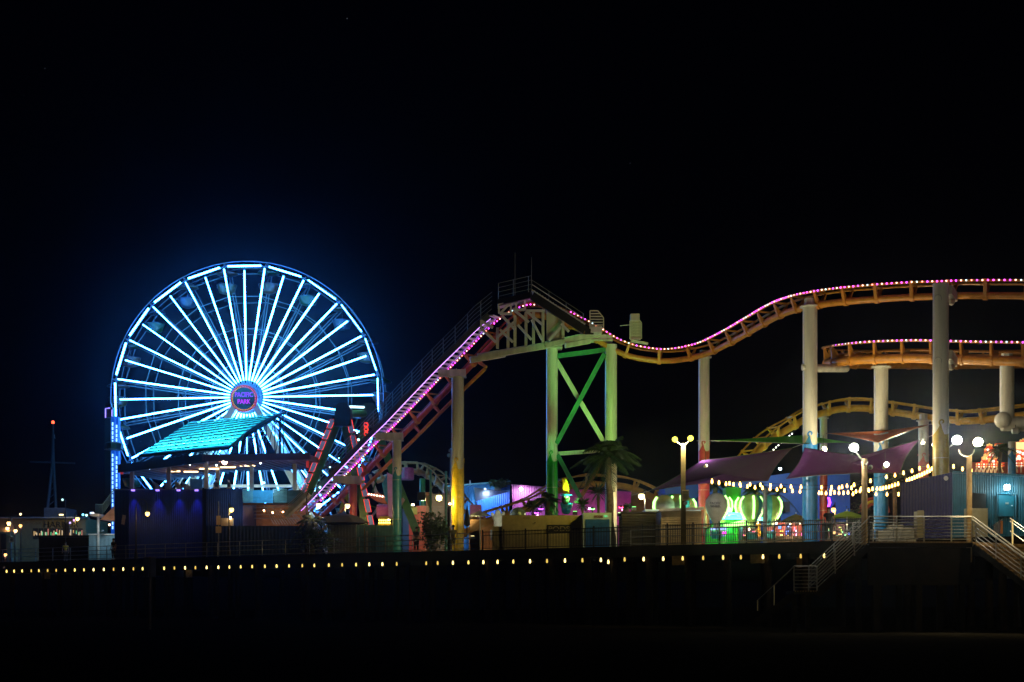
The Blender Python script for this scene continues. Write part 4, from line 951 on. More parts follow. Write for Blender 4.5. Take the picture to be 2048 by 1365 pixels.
# ================================================================ BUILDINGS BEHIND
def wallpoly(pts, Y, dep, name, mat, parent): return MB().prism([W(x, y, Y) if y is not None else Vector((XP(x, Y), Y, DECK)) for x, y in pts], (0, dep, 0)).build(name, mat, parent)
bcor = paint('blue corrugated wall', (.025, .2, .5), .45, stripes=('X', 1.6), var=.12); vcor = paint('violet corrugated wall', (.38, .15, .5), .45, stripes=('X', 1.4), var=.1); mag = paint('magenta wall', (.5, .06, .34), .5, var=.15)
def wl(label_lens, x, y, Y, tx, ty, tY, watts, col, parent, ang=90, S=1.5):
    MB().box(W(x, y, Y), (.2, .2, .14)).build('wall_lamp', glow('lens %.2f %.2f %.2f' % col, col, S), parent); return spot('wall_beam', W(x, y, Y)+Vector((0, -.15, -.1)), W(tx, ty, tY), watts, col, ang, .8, .1, parent=parent)  # some of these lamps are unseen, added to light the walls
bl1 = thing('blue_cabin', 'slant-roofed corrugated blue cabin with a dark opening behind the white parasol', 'building', W(975, 1040, 134))
wallpoly([(895, 974), (1020, 964), (1020, None), (895, None)], 135, 6, 'wall', bcor, bl1)
wallpoly([(948, 976), (1018, 983), (1010, 1028), (955, 1031)], 134.8, .12, 'opening', paint('opening shade', (.008, .015, .06), .3), bl1)  # flat dark panel; shade inside the opening is put into its colour
wallpoly([(953, 1003), (1020, 983), (1016, 1040), (958, 1040)], 134.2, .4, 'canted_front', paint('royal blue corrugated wall', (.02, .12, .6), .4, stripes=('X', 1.6)), bl1)
MB().beam(W(895, 973, 134.7), W(1021, 963, 134.7), .4, .15).build('roof_edge', paint('roof edge blue', (.1, .35, .5)), bl1)
MB().box(W(995, 976, 134.4), (.6, .5, .5)).build('vent_box', black_m, bl1); MB().tube(W(940, 972, 135), W(940, 961, 135), .06, 6).build('vent_pipe', white_m, bl1)
wl('', 970, 978, 133, 985, 1020, 134.5, 900, (.55, .75, 1), bl1, 130)
wl('', 925, 960, 130, 930, 995, 135, 700, (.45, .8, 1), bl1, 110)
wl('', 962, 1034, 132.6, 975, 1012, 134.2, 120, (.8, .4, 1), bl1, 110)
pb = thing('violet_cabin', 'violet corrugated cabin with a round wall lamp behind the rising arch track', 'building', W(1060, 1040, 131))
wallpoly([(1024, 971), (1102, 977), (1102, None), (1028, None)], 131, 5, 'wall', vcor, pb); MB().beam(W(1022, 970.5, 130.8), W(1104, 976.5, 130.8), .35, .12).build('roof_edge', vcor, pb)
MB().ball(W(1042, 978.5, 130.5), .17, 10).build('wall_lamp', glow('wall lamp white', (1, .85, .7), 20), pb); spot('lamp_beam', W(1043, 980, 129.9), W(1048, 1000, 131), 240, (1, .7, .8), 150, .9, .1, parent=pb)
wl('', 1075, 1030, 129.4, 1070, 1005, 131, 220, (1, .4, .75), pb, 120)
mb_ = thing('magenta_hall', 'low magenta painted hall behind the X brace and palm trunk', 'building', W(1215, 1030, 126))
wallpoly([(1105, 975), (1262, 982), (1262, None), (1105, None)], 127, 5, 'wall', mag, mb_); wallpoly([(1262, 986), (1345, 990), (1345, None), (1262, None)], 128.5, 4, 'end_wall', paint('olive wall', (.22, .16, .03), .6), mb_)
MB().beam(W(1100, 975, 126.8), W(1264, 982, 126.8), .5, .15).build('roof_edge', black_m, mb_)
wl('', 1178, 1018, 122, 1170, 990, 127, 500, (.9, .45, 1), mb_, 140); wl('', 1246, 1020, 122, 1240, 990, 127, 260, (1, .3, .45), mb_, 130)
bb_ = thing('blue_warehouse', 'long deep blue wall rising behind the string lights and purple sails', 'building', W(1600, 1040, 112))
wallpoly([(1330, 968), (1400, 962), (1540, 952), (1590, 945), (1700, 938), (1700, None), (1330, None)], 112, 6, 'wall', paint('deep blue wall', (.02, .11, .42), .5, var=.35, scale=.4), bb_)
wl('', 1560, 938, 106, 1560, 985, 112, 800, (.7, .9, 1), bb_, 150, 2); wl('', 1664, 934, 106, 1650, 985, 112, 420, (.6, .7, 1), bb_, 140, 2); wl('', 1375, 958, 106, 1370, 975, 112, 260, (.6, .8, 1), bb_, 140, 2)
MB().box(W(1568, 1014, 111.8), (.9, .12, .8)).build('vent', black_m, bb_)
MB().path([W(1652, 997, 111.7), W(1658, 997, 111.7), W(1660, 1006, 111.7), W(1657, 1014, 111.7), W(1654, 1017, 111.7), W(1654, 1024, 111.7)], .1, 6).build('neon_sign', glow('neon violet', (.45, .05, 1), 5), bb_)
# coloured low shops behind the blue lamp poles
sh = thing('painted_shops', 'row of small shop fronts painted red, lime and peach behind the green stub column', 'building', W(870, 1060, 118))
for x0, x1, yt, c, nm in ((805, 818, 1018, (.01, .08, .35), 'blue_front'), (818, 832, 1030, (.5, .05, .06), 'red_front'), (818, 834, 1015, (.3, .3, .05), 'lime_band'), (832, 852, 1012, (.45, .09, .06), 'coral_front'), (852, 864, 985, (.25, .1, .05), 'brown_front'), (864, 906, 988, (.2, .16, .14), 'grey_front'), (892, 908, 1014, (.42, .1, .04), 'orange_front'), (940, 962, 1010, (.3, .1, .3), 'plum_front'), (938, 992, 1036, (.5, .22, .08), 'peach_front')):
    boxw(x0, x1, yt, 118 if nm != 'lime_band' else 117.6, 2 if nm != 'lime_band' else .3, DECK if nm != 'lime_band' else ZP(1030, 118)).build(nm, paint('shop '+nm, c, .5), sh)
m = MB()
for k in range(9): m.beam(W(866, 1014+k*3, 117.9), W(892, 1014+k*3, 117.9), .05, .06)
m.build('shutter_slats', grey_m, sh)
for x, y, c, wt in ((826, 1010, (1, .75, .5), 200), (845, 1000, (.7, 1, .5), 120), (900, 1008, (1, .6, .35), 260), (965, 1040, (1, .6, .3), 200)): wl('', x, y, 114, x+2, y+30, 118, wt, c, sh, 140, 6)
for x0, yt, lab in ((861, 943, 'tall blue lamp pole with a traffic-light bracket beside the bright globe lamp'), (892, 946, 'tall cyan pole next to the yellow column'), (902, 900, 'very tall dark camera pole behind the yellow column')):
    Y = 96 if x0 < 900 else 118; t = thing('utility_pole', lab, 'pole', W(x0, 1100, Y)); MB().lathe([(.1, DECK), (.08, ZP(yt, Y))], (XP(x0, Y), Y, 0), 12).build('pole', paint('pole blue', (.08, .3, .4), .35) if x0 != 902 else grey_m, t, True)
    MB().ball(W(x0, yt-1, Y), .1, 8).build('finial', MATS['pole blue'], t)
    if x0 == 861: MB().box(W(843, 993, Y), (.55, .3, .55)).build('speaker_box', black_m, t); MB().beam(W(843, 993, Y), W(861, 995, Y), .06, .06).build('bracket', grey_m, t); MB().box(W(857, 1003, Y), (.15, .15, .7)).build('junction_box', galv, t)
    if x0 == 902: MB().ball(W(898, 911, Y), .18, 8).build('camera_dome', paint('dome glass', (.2, .35, .4), .1), t); MB().beam(W(897, 902, Y), W(906, 902, Y), .05, .2).build('camera_arm', grey_m, t)
drum = MB().lathe([(.62, -.1), (.66, 0), (.66, .85), (.6, .95)], W(813, 958, 125), 14); o = drum.build('pink_drum', paint('drum pink', (.6, .12, .45), .4), org=W(813, 958, 125)); tag(o, 'round pink drum hanging under the pale orange arch track', 'drum')
mu = thing('cartoon_mural', 'violet and sky blue curved ride panel between swing ship frame and teal-footed column', 'ride panel', W(775, 1060, 108))
wallpoly([(774, 945), (784, 950), (785, 1035), (777, 1036)], 108, .5, 'violet_panel', paint('lilac panel', (.45, .25, .7), .4), mu); wallpoly([(764, 968), (774, 950), (776, 1010), (770, 1000)], 108.6, .4, 'blue_panel', paint('sky panel', (.05, .4, .7), .4), mu)
MB().lathe([(.5, -.5), (.55, 0), (.5, .5)], W(767, 1023, 109), 12, Matrix.Rotation(R_(90), 3, 'Y')).build('pink_roller', paint('roller pink', (.55, .15, .5), .4), mu)
wl('', 778, 1038, 105.5, 778, 990, 108, 130, (.9, .75, 1), mu, 120, 3)
yk = thing('yellow_kiosk', 'small kiosk glowing with yellow bulbs at the foot of the swing ship', 'kiosk', W(772, 1060, 105)); boxw(756, 782, 1046, 105, 1.5).build('counter', paint('kiosk yellow', (.5, .35, .03), .5), yk)
for j in range(2):
    for k in range(6): MB().ball(W(759+k*4, 1041+j*5, 104.8), .07, 8).build('kiosk_bulb', glow('kiosk bulb', (1, .75, .12), 5), yk)
MB().prism([W(755, 1038, 104.6), W(783, 1038, 104.6), W(778, 1033, 104.6), W(760, 1033, 104.6)], (0, 1.6, 0)).build('roof', MATS['kiosk yellow'], yk)
# grey-blue sheet hoardings and gazebo under the lift hill
ho = thing('sheet_hoarding', 'grey teal sheet metal hoarding below the teal-footed column', 'hoarding', W(748, 1105, 99)); boxw(713, 752, 1050, 99, .1).build('sheet', paint('teal sheet', (.1, .25, .3), .5, stripes=('X', 3)), ho); boxw(752.3, 786, 1051, 98.9, .1).build('sheet', paint('teal sheet light', (.09, .3, .42), .5, stripes=('X', 3)), ho); boxw(728, 730, 1056, 98.6, .1).build('lit_post', timber, ho)
boxw(732, 736, 1062, 98.7, .06).build('door_strip', white_m, ho)
gz = thing('small_gazebo', 'small dark gazebo with a pointed roof beneath the lift hill bulbs', 'gazebo', W(680, 1090, 101)); x, y = XP(684, 101), 101
MB().lathe([(2.0, ZP(1047, 101)), (1.1, ZP(1033, 101)), (.05, ZP(1026, 101))], (x, y, 0), 6).build('roof', paint('gazebo roof', (.06, .06, .04), .7), gz)
boxw(655, 712, 1049, 101, 2).build('wall', paint('gazebo wall', (.07, .075, .07), .7, stripes=('X', 3)), gz)
sp2 = MB().prism([W(662, 1040, 103.5), W(690, 1022, 103.5), W(694, 1036, 103.5), W(668, 1046, 103.5)], (0, .4, 0)).build('blue_awning', paint('awning blue', (.04, .3, .55), .5), org=W(678, 1040, 103.5)); tag(sp2, 'bright blue slanted awning behind the small gazebo roof', 'awning')

# ================================================================ THINGS ON THE DECK IN THE MIDDLE
def parasol(label, px, ytop, hw, yrim, Y, col, zb=DECK, group='open parasols'):
    t = thing('parasol', label, 'parasol', (XP(px, Y), Y, zb), group); zt, zr = ZP(ytop, Y), ZP(yrim, Y); r = hw/F*Y; m = MB(); n = 8
    vs = [Vector((XP(px, Y), Y, zt))]; fs = []
    for j, (q, dz) in enumerate(((.5, .42), (1, 1))):
        for k in range(n): a = 2*math.pi*(k+.3)/n; vs.append(Vector((XP(px, Y)+r*q*math.cos(a), Y+r*q*math.sin(a), zt+(zr-zt)*dz)))
    for k in range(n): k2 = (k+1) % n; fs += [(0, 1+k, 1+k2), (1+k, 1+n+k, 1+n+k2, 1+k2)]
    m.add(vs, fs); c = m.build('canopy', paint('parasol '+label[:14], col, .7, trans=.35), t); md = c.modifiers.new('thick', 'SOLIDIFY'); md.thickness = .03
    MB().lathe([(.03, zb), (.03, zt+.1)], (XP(px, Y), Y, 0), 8).build('pole', white_m, t); return t
parasol('white open parasol beside the dark folded one', 960, 1022, 24, 1032, 98, (.55, .55, .52))
parasol('tan brown market parasol beside the balloon ride', 1592, 1028, 30, 1042, 95, (.35, .2, .1)); parasol('green market parasol half behind the blue-footed column', 1618, 1030, 26, 1042, 97, (.02, .3, .1)); parasol('lime green parasol beside the dark shrub and blue column', 1694, 1022, 36, 1035, 90, (.32, .45, .06))
t = thing('folded_parasol', 'dark folded parasol beside the yellow column', 'parasol', (XP(934, 92), 92, DECK)); MB().lathe([(.03, DECK), (.03, ZP(1014, 92))], (XP(934, 92), 92, 0), 6).build('pole', black_m, t)
MB().lathe([(.08, ZP(1053, 92)), (.2, ZP(1050, 92)), (.14, ZP(1030, 92)), (.03, ZP(1012, 92))], (XP(934, 92), 92, 0), 9).build('folded_cloth', black_m, t, True)
fl = thing('peach_fence', 'peach lit slatted fence behind the folded parasol', 'fence', W(965, 1062, 99)); m = MB()
for k in range(26): x = 941+k*2.1; m.beam(W(x, 1062, 99), W(x, 1040+max(0, k-14)*.7, 99), .05, .03)
m.build('slats', paint('fence peach', (.55, .3, .13), .5), fl); MB().path([W(940, 1040, 99), W(970, 1040, 99), W(995, 1048, 99)], .03, 5).build('top_rail', MATS['fence peach'], fl)
# white bear-like statue with raised arms
def skinned(name, joints, edges, mat, parent, loc=(0, 0, 0), sub=1, s=1, rot=0):
    me = bpy.data.meshes.new(name); bm = bmesh.new(); sl = bm.verts.layers.skin.verify(); vs = []; M = Matrix.Rotation(rot, 3, 'Z')
    for i, (x, y, z, r) in enumerate(joints):
        v = bm.verts.new(M @ Vector((x*s, y*s, z*s))); v[sl].radius = (r*s, r*s); v[sl].use_root = (i == 0); vs.append(v)
    for a, b in edges: bm.edges.new((vs[a], vs[b]))
    bm.to_mesh(me); bm.free(); me.materials.append(mat); o = bpy.data.objects.new(name, me); C.objects.link(o); o.modifiers.new('skin', 'SKIN').use_smooth_shade = True
    md = o.modifiers.new('sub', 'SUBSURF'); md.levels = sub; md.render_levels = sub
    o.parent = parent; o.location = Vector(loc)-ORG.get(parent.name, Vector((0, 0, 0))); ORG[o.name] = Vector((0, 0, 0)); return o
wy = 93; p = Vector((XP(996, wy), wy, ZP(1060, wy)))
ws = thing('white_statue', 'chubby white cartoon animal statue raising both arms above the beige container', 'statue', p)
skinned('body', [(0, 0, .35, .3), (0, 0, .75, .3), (0, -.05, 1.12, .2), (0, -.08, 1.32, .19), (-.3, 0, .85, .13), (-.42, -.05, 1.15, .11), (.3, 0, .85, .13), (.4, -.05, 1.2, .11), (-.2, 0, .0, .14), (.2, 0, .0, .14)], [(0, 1), (1, 2), (2, 3), (1, 4), (4, 5), (1, 6), (6, 7), (0, 8), (0, 9)], paint('statue white', (.75, .74, .6), .5), ws, p)
MB().box(p+Vector((0, 0, -.35)), (1, .8, .66)).build('plinth', grey_m, ws)
# gnome statue with a curved yellow hat
gy = 90; g0 = Vector((XP(1132, gy), gy, ZP(1040, gy)))
gn = thing('gnome_statue', 'blue robed statue figure with a tall curved yellow and orange hat', 'statue', g0)
gB = paint('statue blue', (.02, .22, .5), .35); gO = paint('statue orange', (.75, .25, .01), .35); gY = paint('statue yellow', (.8, .5, .01), .35)
skinned('body', [(0, 0, .3, .34), (0, 0, .8, .34), (.05, 0, 1.15, .26), (.3, -.1, .95, .17), (.2, -.35, .65, .13), (-.05, -.4, .6, .1), (-.28, -.1, .95, .13), (-.2, -.35, .68, .1)], [(0, 1), (1, 2), (2, 3), (3, 4), (4, 5), (2, 6), (6, 7)], gB, gn, g0, 2)
MB().lathe([(.42, .0), (.36, .3), (.3, .42)], g0+Vector((0, 0, -.15)), 14).build('robe_skirt', gO, gn, True)
MB().ball(g0+Vector((-.02, -.1, 1.35)), .27, 12).build('head', paint('statue face', (.12, .1, .08), .4), gn, True); MB().lathe([(.1, -.25), (.26, .0), (.24, .12)], g0+Vector((-.05, -.22, 1.2)), 10).build('beard', paint('statue beard', (.03, .04, .02)), gn, True)
for sx in (-.1, .06): MB().ball(g0+Vector((sx, -.34, 1.43)), .05, 8).build('eye', white_m, gn)
MB().ball(g0+Vector((-.03, -.38, 1.34)), .06, 8).build('nose', gO, gn)
MB().lathe([(.2, .0), (.4, .04), (.38, .1), (.22, .14)], g0+Vector((.02, -.02, 1.5)), 14).build('hat_brim', gB, gn, True)
hp = [(.0, 0, 1.6), (-.02, 0, 2.0), (-.04, 0, 2.4), (-.12, 0, 2.62)]
MB().path([g0+Vector((x+.07, y, z)) for x, y, z in hp], .2, 10, rs=[.17, .15, .1, .03]).build('hat_yellow', gY, gn, True); MB().path([g0+Vector((x-.1, y-.02, z)) for x, y, z in hp], .2, 10, rs=[.12, .1, .11, .04]).build('hat_orange', gO, gn, True)
spot('statue_light', g0+Vector((-1.2, -2.2, -.3)), g0+Vector((0, 0, 1.4)), 420, (1, .9, .75), 80, parent=gn)
for px, py, c, lab in ((1082, 1018, (.4, .05, 1), 'violet garden lamp in the yucca by the green-footed column'), (1073, 1026, (.4, .05, 1), 'small violet garden lamp below its twin in the yucca'), (1185, 1018, (.1, 1, .1), 'green garden lamp in the planting above the white container'), (1242, 1015, (1, .03, .12), 'small red neon arch lamp behind the palm trunk')):
    t = thing('garden_lamp', lab, 'lamp', W(px, py+8, 88.4), 'garden lamps'); MB().lathe([(.03, 0), (.03, .2), (.1, .25), (.12, .3), (.06, .36)], W(px, py+8, 88.4), 8).build('stake', black_m, t)
    MB().ball(W(px, py, 88.4), .08, 8, 1.8, 1, .8).build('bulb', glow('garden %.2f%.2f' % (c[0], c[1]), c, 12), t)
for px, py, Y, aim, wt, col, lab in ((1150, 1027, 88.5, (1106, 800, 99), 3800, (.25, 1, .25), 'small added flood aimed up the green-footed column'), (1268, 1018, 89, (1226, 780, 98.6), 3800, (.36, 1, .2), 'small added flood aimed up the tall pale column'), (945, 1076, 97, (918, 990, 100), 420, (1, .8, .35), 'small added flood at the foot of the yellow-footed column'),
                                     (1512, 1030, 99.5, (1514, 985, 101), 170, (.8, 1, .3), 'small added flood aimed up the palm fan above the balloons'), (1428, 1030, 101.5, (1430, 978, 103), 90, (.5, 1, .3), 'small added flood aimed up the dull green palm by the ride tower'), (1556, 1030, 102.5, (1556, 995, 104), 70, (1, .9, .5), 'small added flood aimed up the pale drooping palm'),
                                     (1240, 1030, 84.5, (1240, 920, 88), 60, (.6, 1, .4), 'small added flood beside the palm trunk aimed into the fronds'), (1000, 1066, 89.5, (997, 1034, 93), 160, (1, 1, .8), 'small added flood lighting the white statue')):
    t = thing('added_flood', lab, 'lamp', W(px, py, Y), 'added floods'); MB().box(W(px, py, Y), (.3, .2, .2)).build('housing', black_m, t); MB().box(W(px, py, Y)+Vector((0, 0, .12)), (.24, .16, .03)).build('lens', glow('flood lens %.1f' % col[2], col, 2), t); spot('flood_beam', W(px, py, Y)+Vector((0, 0, .2)), W(*aim), wt, col, 40 if wt > 1000 else 60, .6, .1, parent=t)  # floods added to light the columns, palms and white statue
# dome, containers
o = MB().lathe([(.55, 0), (.52, .2), (.4, .4), (.2, .52), (.02, .56)], W(1036, 1032, 92), 16).build('silver_dome', paint('dome silver', (.4, .5, .5), .25, metal=.4), org=W(1036, 1032, 92)); tag(o, 'small silver dome peeking over the beige container', 'dome')
tan_c = paint('beige container skin', (.5, .4, .18), .55, var=.15)
ct = thing('storage_container', 'long beige storage container with a dark name plate behind the picket fence', 'container', W(1085, 1098, 86.5))
boxw(1004, 1165, 1031, 86.5, 2.4).build('body', tan_c, ct); boxw(984, 1004, 1053, 86.7, 2).build('low_end', tan_c, ct)
boxw(1094, 1142, 1050, 86.44, .05, ZP(1066, 86.44)).build('name_plate', black_m, ct); letters('PODS', .42, W(1118, 1058.5, 86.42), paint('plate letters', (.25, .2, .12)), 'lettering', ct, sx=1.25)
MB().tube(W(1070, 1046, 86.45), W(1070, 1046, 86.3), .04, 6).build('latch', black_m, ct); letters('PODS', .16, W(1053, 1037, 86.48), paint('faint stencil', (.3, .22, .1)), 'lettering', ct)
cw = thing('storage_container', 'white storage container end with a blue roller door beside the palm trunk', 'container', W(1194, 1098, 85))
boxw(1166, 1223, 1026, 85, 2.3).build('body', paint('container white', (.55, .7, .66), .5), cw); boxw(1171, 1219, 1039, 84.92, .07).build('roller_door', paint('roller blue', (.03, .17, .5), .4, stripes=('Z', 4)), cw)
boxw(1188, 1206, 1031, 84.95, .04, ZP(1036.5, 84.95)).build('label_plate', paint('label grey', (.35, .33, .33)), cw); letters('PODS', .17, W(1197, 1033.8, 84.93), paint('label dark red', (.25, .02, .03)), 'lettering', cw, sx=1.1)
boxw(1208, 1215, 1031, 84.95, .04, ZP(1034.5, 84.95)).build('green_mark', glow('green mark', (.2, 1, .4), .5), cw)
dk = thing('dark_shed', 'dark olive flat-roofed shed between the palm trunk and the beige shed', 'shed', W(1288, 1098, 84)); boxw(1244, 1325, 1026, 84, 2.5).build('wall', paint('olive siding', (.07, .06, .02), .6, stripes=('Z', 2)), dk); boxw(1242, 1325, 1023.5, 83.9, 2.8, ZP(1026, 83.9)).build('roof_edge', black_m, dk); boxw(1290, 1402, 1019, 86.6, 2, ZP(1023, 86.6)).build('lit_ledge', paint('ledge', (.5, .7, .7)), dk)
be = thing('beige_shed', 'pale beige clapboard shed beside the twin lamp pole', 'shed', W(1364, 1090, 80)); boxw(1322, 1403, 1022, 80.5, 3).build('wall', paint('clapboard cream', (.62, .5, .27), .55, stripes=('Z', 3)), be); MB().beam(W(1318, 1021, 80.3), W(1407, 1017, 80.3), .4, .14).build('roof_edge', white_m, be)

# ================================================================ BALLOON RIDE
BYc = 93; bc = Vector((XP(1440, BYc), BYc, DECK))
br = thing('balloon_ride', 'green lit fairground ride of hot air balloon gondolas with white light strips', 'ride', bc)
grn2 = paint('ride tower green', (.03, .45, .04), .4)
boxw(1452, 1482, 975, 98, 1.4).build('tower', grn2, br); MB().lathe([(4.0, .05), (4.0, .3), (3.4, .5)], bc, 32).build('platform', paint('ride platform', (.02, .16, .1), .5), br, True)
MB().lathe([(1.0, .5), (.9, 1.6), (.5, 2.0)], bc, 16).build('hub', grn2, br, True)
sp3 = glow('balloon strip', (.38, 1, .22), 3.6); cy = glow('cyan strip', (.12, 1, .62), 2.8)
pA = paint('balloon teal', (.03, .3, .34), .35); pB = paint('balloon green', (.25, .45, .1), .35); pC = paint('balloon grey', (.35, .34, .28), .45)
prof = [(.2, 0), (.24, .25), (.4, .55), (.62, .95), (.72, 1.35), (.68, 1.7), (.48, 2.0), (.2, 2.16), (.02, 2.18)]
def balloon(px, ytop, Y, rot, mats, strips, sc_=1.0):
    o = Vector((XP(px, Y), Y, ZP(ytop, Y)-2.18*sc_)); n = 24
    b = None
    for h, mt in enumerate(mats):
        vs = []; fs = []
        n2 = 12; k0 = h*12
        for r, z in prof:
            for k in range(n2+1): a = 2*math.pi*(k+k0)/24+rot; vs.append(o+Vector((r*math.cos(a), r*math.sin(a), z))*sc_)
        for i in range(len(prof)-1):
            for k in range(n2): fs.append((i*(n2+1)+k, i*(n2+1)+k+1, (i+1)*(n2+1)+k+1, (i+1)*(n2+1)+k))
        q = MB().add(vs, fs).build('balloon' if h == 0 else 'balloon_half', mt, br if h == 0 else b, True); b = b or q
    for a in strips:
        MB().path([o+Vector(((r+.05)*math.cos(a), (r+.05)*math.sin(a), z))*sc_ for r, z in prof[2:7]], .075, 6).build('light_strip', sp3, b, True)
    MB().lathe([(.32, -.75), (.36, -.35), (.36, -.3)], o, 10).build('basket', pA, b, True); MB().tube(o-Vector((0, 0, .3)), o+Vector((0, 0, .1)), .03, 5).build('tether', black_m, b)
hp_ = math.pi
balloon(1433, 986, 89.2, R_(-90), (pC, pC), (0.0,), .98)
balloon(1504, 988, 90, R_(-62), (pA, pB), (R_(-90), hp_, R_(10)), .98)
balloon(1493, 990, 95.5, R_(-90), (pA, pB), (hp_, R_(165)), .98); balloon(1516, 990, 94, R_(-90), (pB, pA), (R_(-5), R_(20)), .95)
balloon(1541, 990, 92, R_(-90), (pB, pA), (R_(-25), R_(0)), .95)
balloon(1328, 990, 92, R_(-90), (pC, pC), (R_(200), R_(205)), .98); balloon(1345, 988, 95, R_(-90), (pB, pA), (R_(185), R_(-70)), .98); balloon(1358, 988, 92.5, R_(-90), (pA, pC), (R_(-85), R_(210)), .98); balloon(1372, 994, 96, R_(-90), (pB, pA), (R_(-20),), .9)
balloon(1443, 990, 96, R_(-90), (pB, pB), (R_(-10),), .95)
ltr = paint('balloon letters', (.05, .05, .05)); letters('PACIFIC', .2, W(1431, 1007, 88.38), ltr, 'lettering', br); letters('WHEEL', .2, W(1431, 1013, 88.4), ltr, 'lettering', br)
for x0, y0, x1, y1, Y, r in ((1421, 1036, 1496, 1036, 91, .11), (1450, 1027, 1500, 1031, 93, .1), (1448, 1052, 1507, 1045, 90.2, .12), (1510, 1038, 1526, 1038, 91, .1), (1450, 1051, 1487, 1043, 91.5, .07)): MB().tube(W(x0, y0, Y), W(x1, y1, Y), r, 8).build('light_tube', cy if y0 < 1040 else sp3, br)
for x, y in ((1448, 1018), (1452, 1021), (1455, 1016), (1446, 1022), (1457, 1019)): MB().ball(W(x, y, 93), .14, 8).build('lamp', glow('ride cool lamp', (.4, 1, .9), 6), br)
rm = random.Random(5)
for j, (c, y) in enumerate((((.3, .35, 1), 1058), ((1, .03, .8), 1066), ((.4, .1, 1), 1072))):
    x = 1421
    while x < 1454-j*3: w_ = 2+rm.random()*3; MB().box(W(x+w_/2, y, 90), (w_/F*90, .1, 5.2/F*90 if j < 2 else .05)).build('platform_light', glow('plat %d' % j, c, 2.2 if j < 2 else 1.2), br); x += w_+1.2
spot('tower_wash', W(1466, 1040, 94), W(1466, 985, 98), 900, (.3, 1, .2), 110, parent=br); point('ride_glow', W(1400, 1030, 91), 160, (.5, 1, .6), .4, br); spot('pink_wash', W(1436, 1064, 91), W(1410, 960, 97), 1000, (1, .15, .55), 70, parent=br); point('ride_glow', W(1470, 1050, 92), 60, (.2, 1, .75), .4, br)
lp = thing('grey_post', 'plain grey post standing between the last two balloons', 'post', (XP(1530, 88), 88, DECK)); MB().lathe([(.16, DECK), (.14, DECK+.3), (.13, ZP(985, 88))], (XP(1530, 88), 88, 0), 12).build('post', grey_m, lp, True); MB().lathe([(.2, 0), (.22, .06), (.05, .3)], W(1530, 986, 88), 10).build('cap', grey_m, lp)
# market stalls with coloured lights
def stall(label, px0, px1, yt, Y, c, cols_, seed):
    r = random.Random(seed); t = thing('market_stall', label, 'stall', W((px0+px1)/2, 1080, Y), 'lit stalls behind the picket fence')
    boxw(px0, px1, yt, Y, 1.2).build('back_board', paint('stall '+label[:10], c, .6), t); MB().beam(W(px0-1, yt, Y-.3), W(px1+1, yt, Y-.3), .7, .1).build('roof', black_m, t)
    for k in range(max(4, int((px1-px0)/4))):
        x = px0+(px1-px0)*r.random(); y = yt+4+r.random()*(1068-yt); w_ = 1.5+r.random()*5; h = 1.5+r.random()*6; cc = r.choice(cols_)
        boxw(x, min(px1, x+w_), y, Y-.1-.02*k, .02, ZP(y+h, Y)).build('light_panel', glow('stall %.2f %.2f %.2f' % cc, cc, 2.8), t)
    MB().ball(W((px0+px1)/2, yt+3, Y-.9), .07, 8).build('added_stall_lamp', glow('stall lamp', (1, .75, .4), 12), t); point('added_stall_light', W((px0+px1)/2, yt+6, Y-1.1), 80, (1, .75, .45), .1, t)  # lamp and point light added to brighten the stalls and parasols
    boxw(px0, px1, 1072, Y-.8, .6).build('counter', paint('stall counter', (.12, .08, .05), .6), t)
hot = [(1, .3, .05), (1, .08, .1), (1, .55, .1), (1, .8, .3)]
stall('stall with pink and orange lights under the balloons', 1485, 1513, 1056, 91, (.1, .04, .08), [(1, .1, .3), (1, .45, .05), (.3, .9, .7), (1, .6, .1)], 1); stall('narrow stall with one amber lit column', 1510, 1521, 1043, 92, (.6, .25, .02), [(1, .5, .02), (1, .6, .05)], 2)
stall('stall glowing red under the tan parasol', 1535, 1570, 1044, 93, (.3, .05, .04), hot+[(.1, .3, 1)], 3); stall('dark blue stall with yellow strips beside the red one', 1570, 1590, 1046, 94, (.02, .03, .12), [(.1, .2, .9), (1, .7, .1), (.8, .8, 1)], 4)
stall('stall glowing magenta and orange beside the blue-footed column', 1588, 1612, 1046, 93, (.3, .06, .2), [(1, .25, .8), (.9, .5, 1), (1, .45, .05), (1, .15, .4)], 5); stall('stall with scattered dim lights behind the lime parasol', 1652, 1735, 1046, 96, (.03, .03, .05), [(.1, .2, .8), (.5, .7, .1), (.8, .5, .2), (.2, .6, .3), (.7, .3, .1)], 6)
lw = MB()
for j in range(2): lw.beam(W(1480, 1082+j*6, 80), W(1615, 1080+j*6, 80), .3, .08)
o = lw.build('low_wall_bench', paint('bench slab', (.3, .27, .14), .6), org=W(1548, 1085, 80)); tag(o, 'long low pale bench slabs between the fence and the stalls', 'bench')
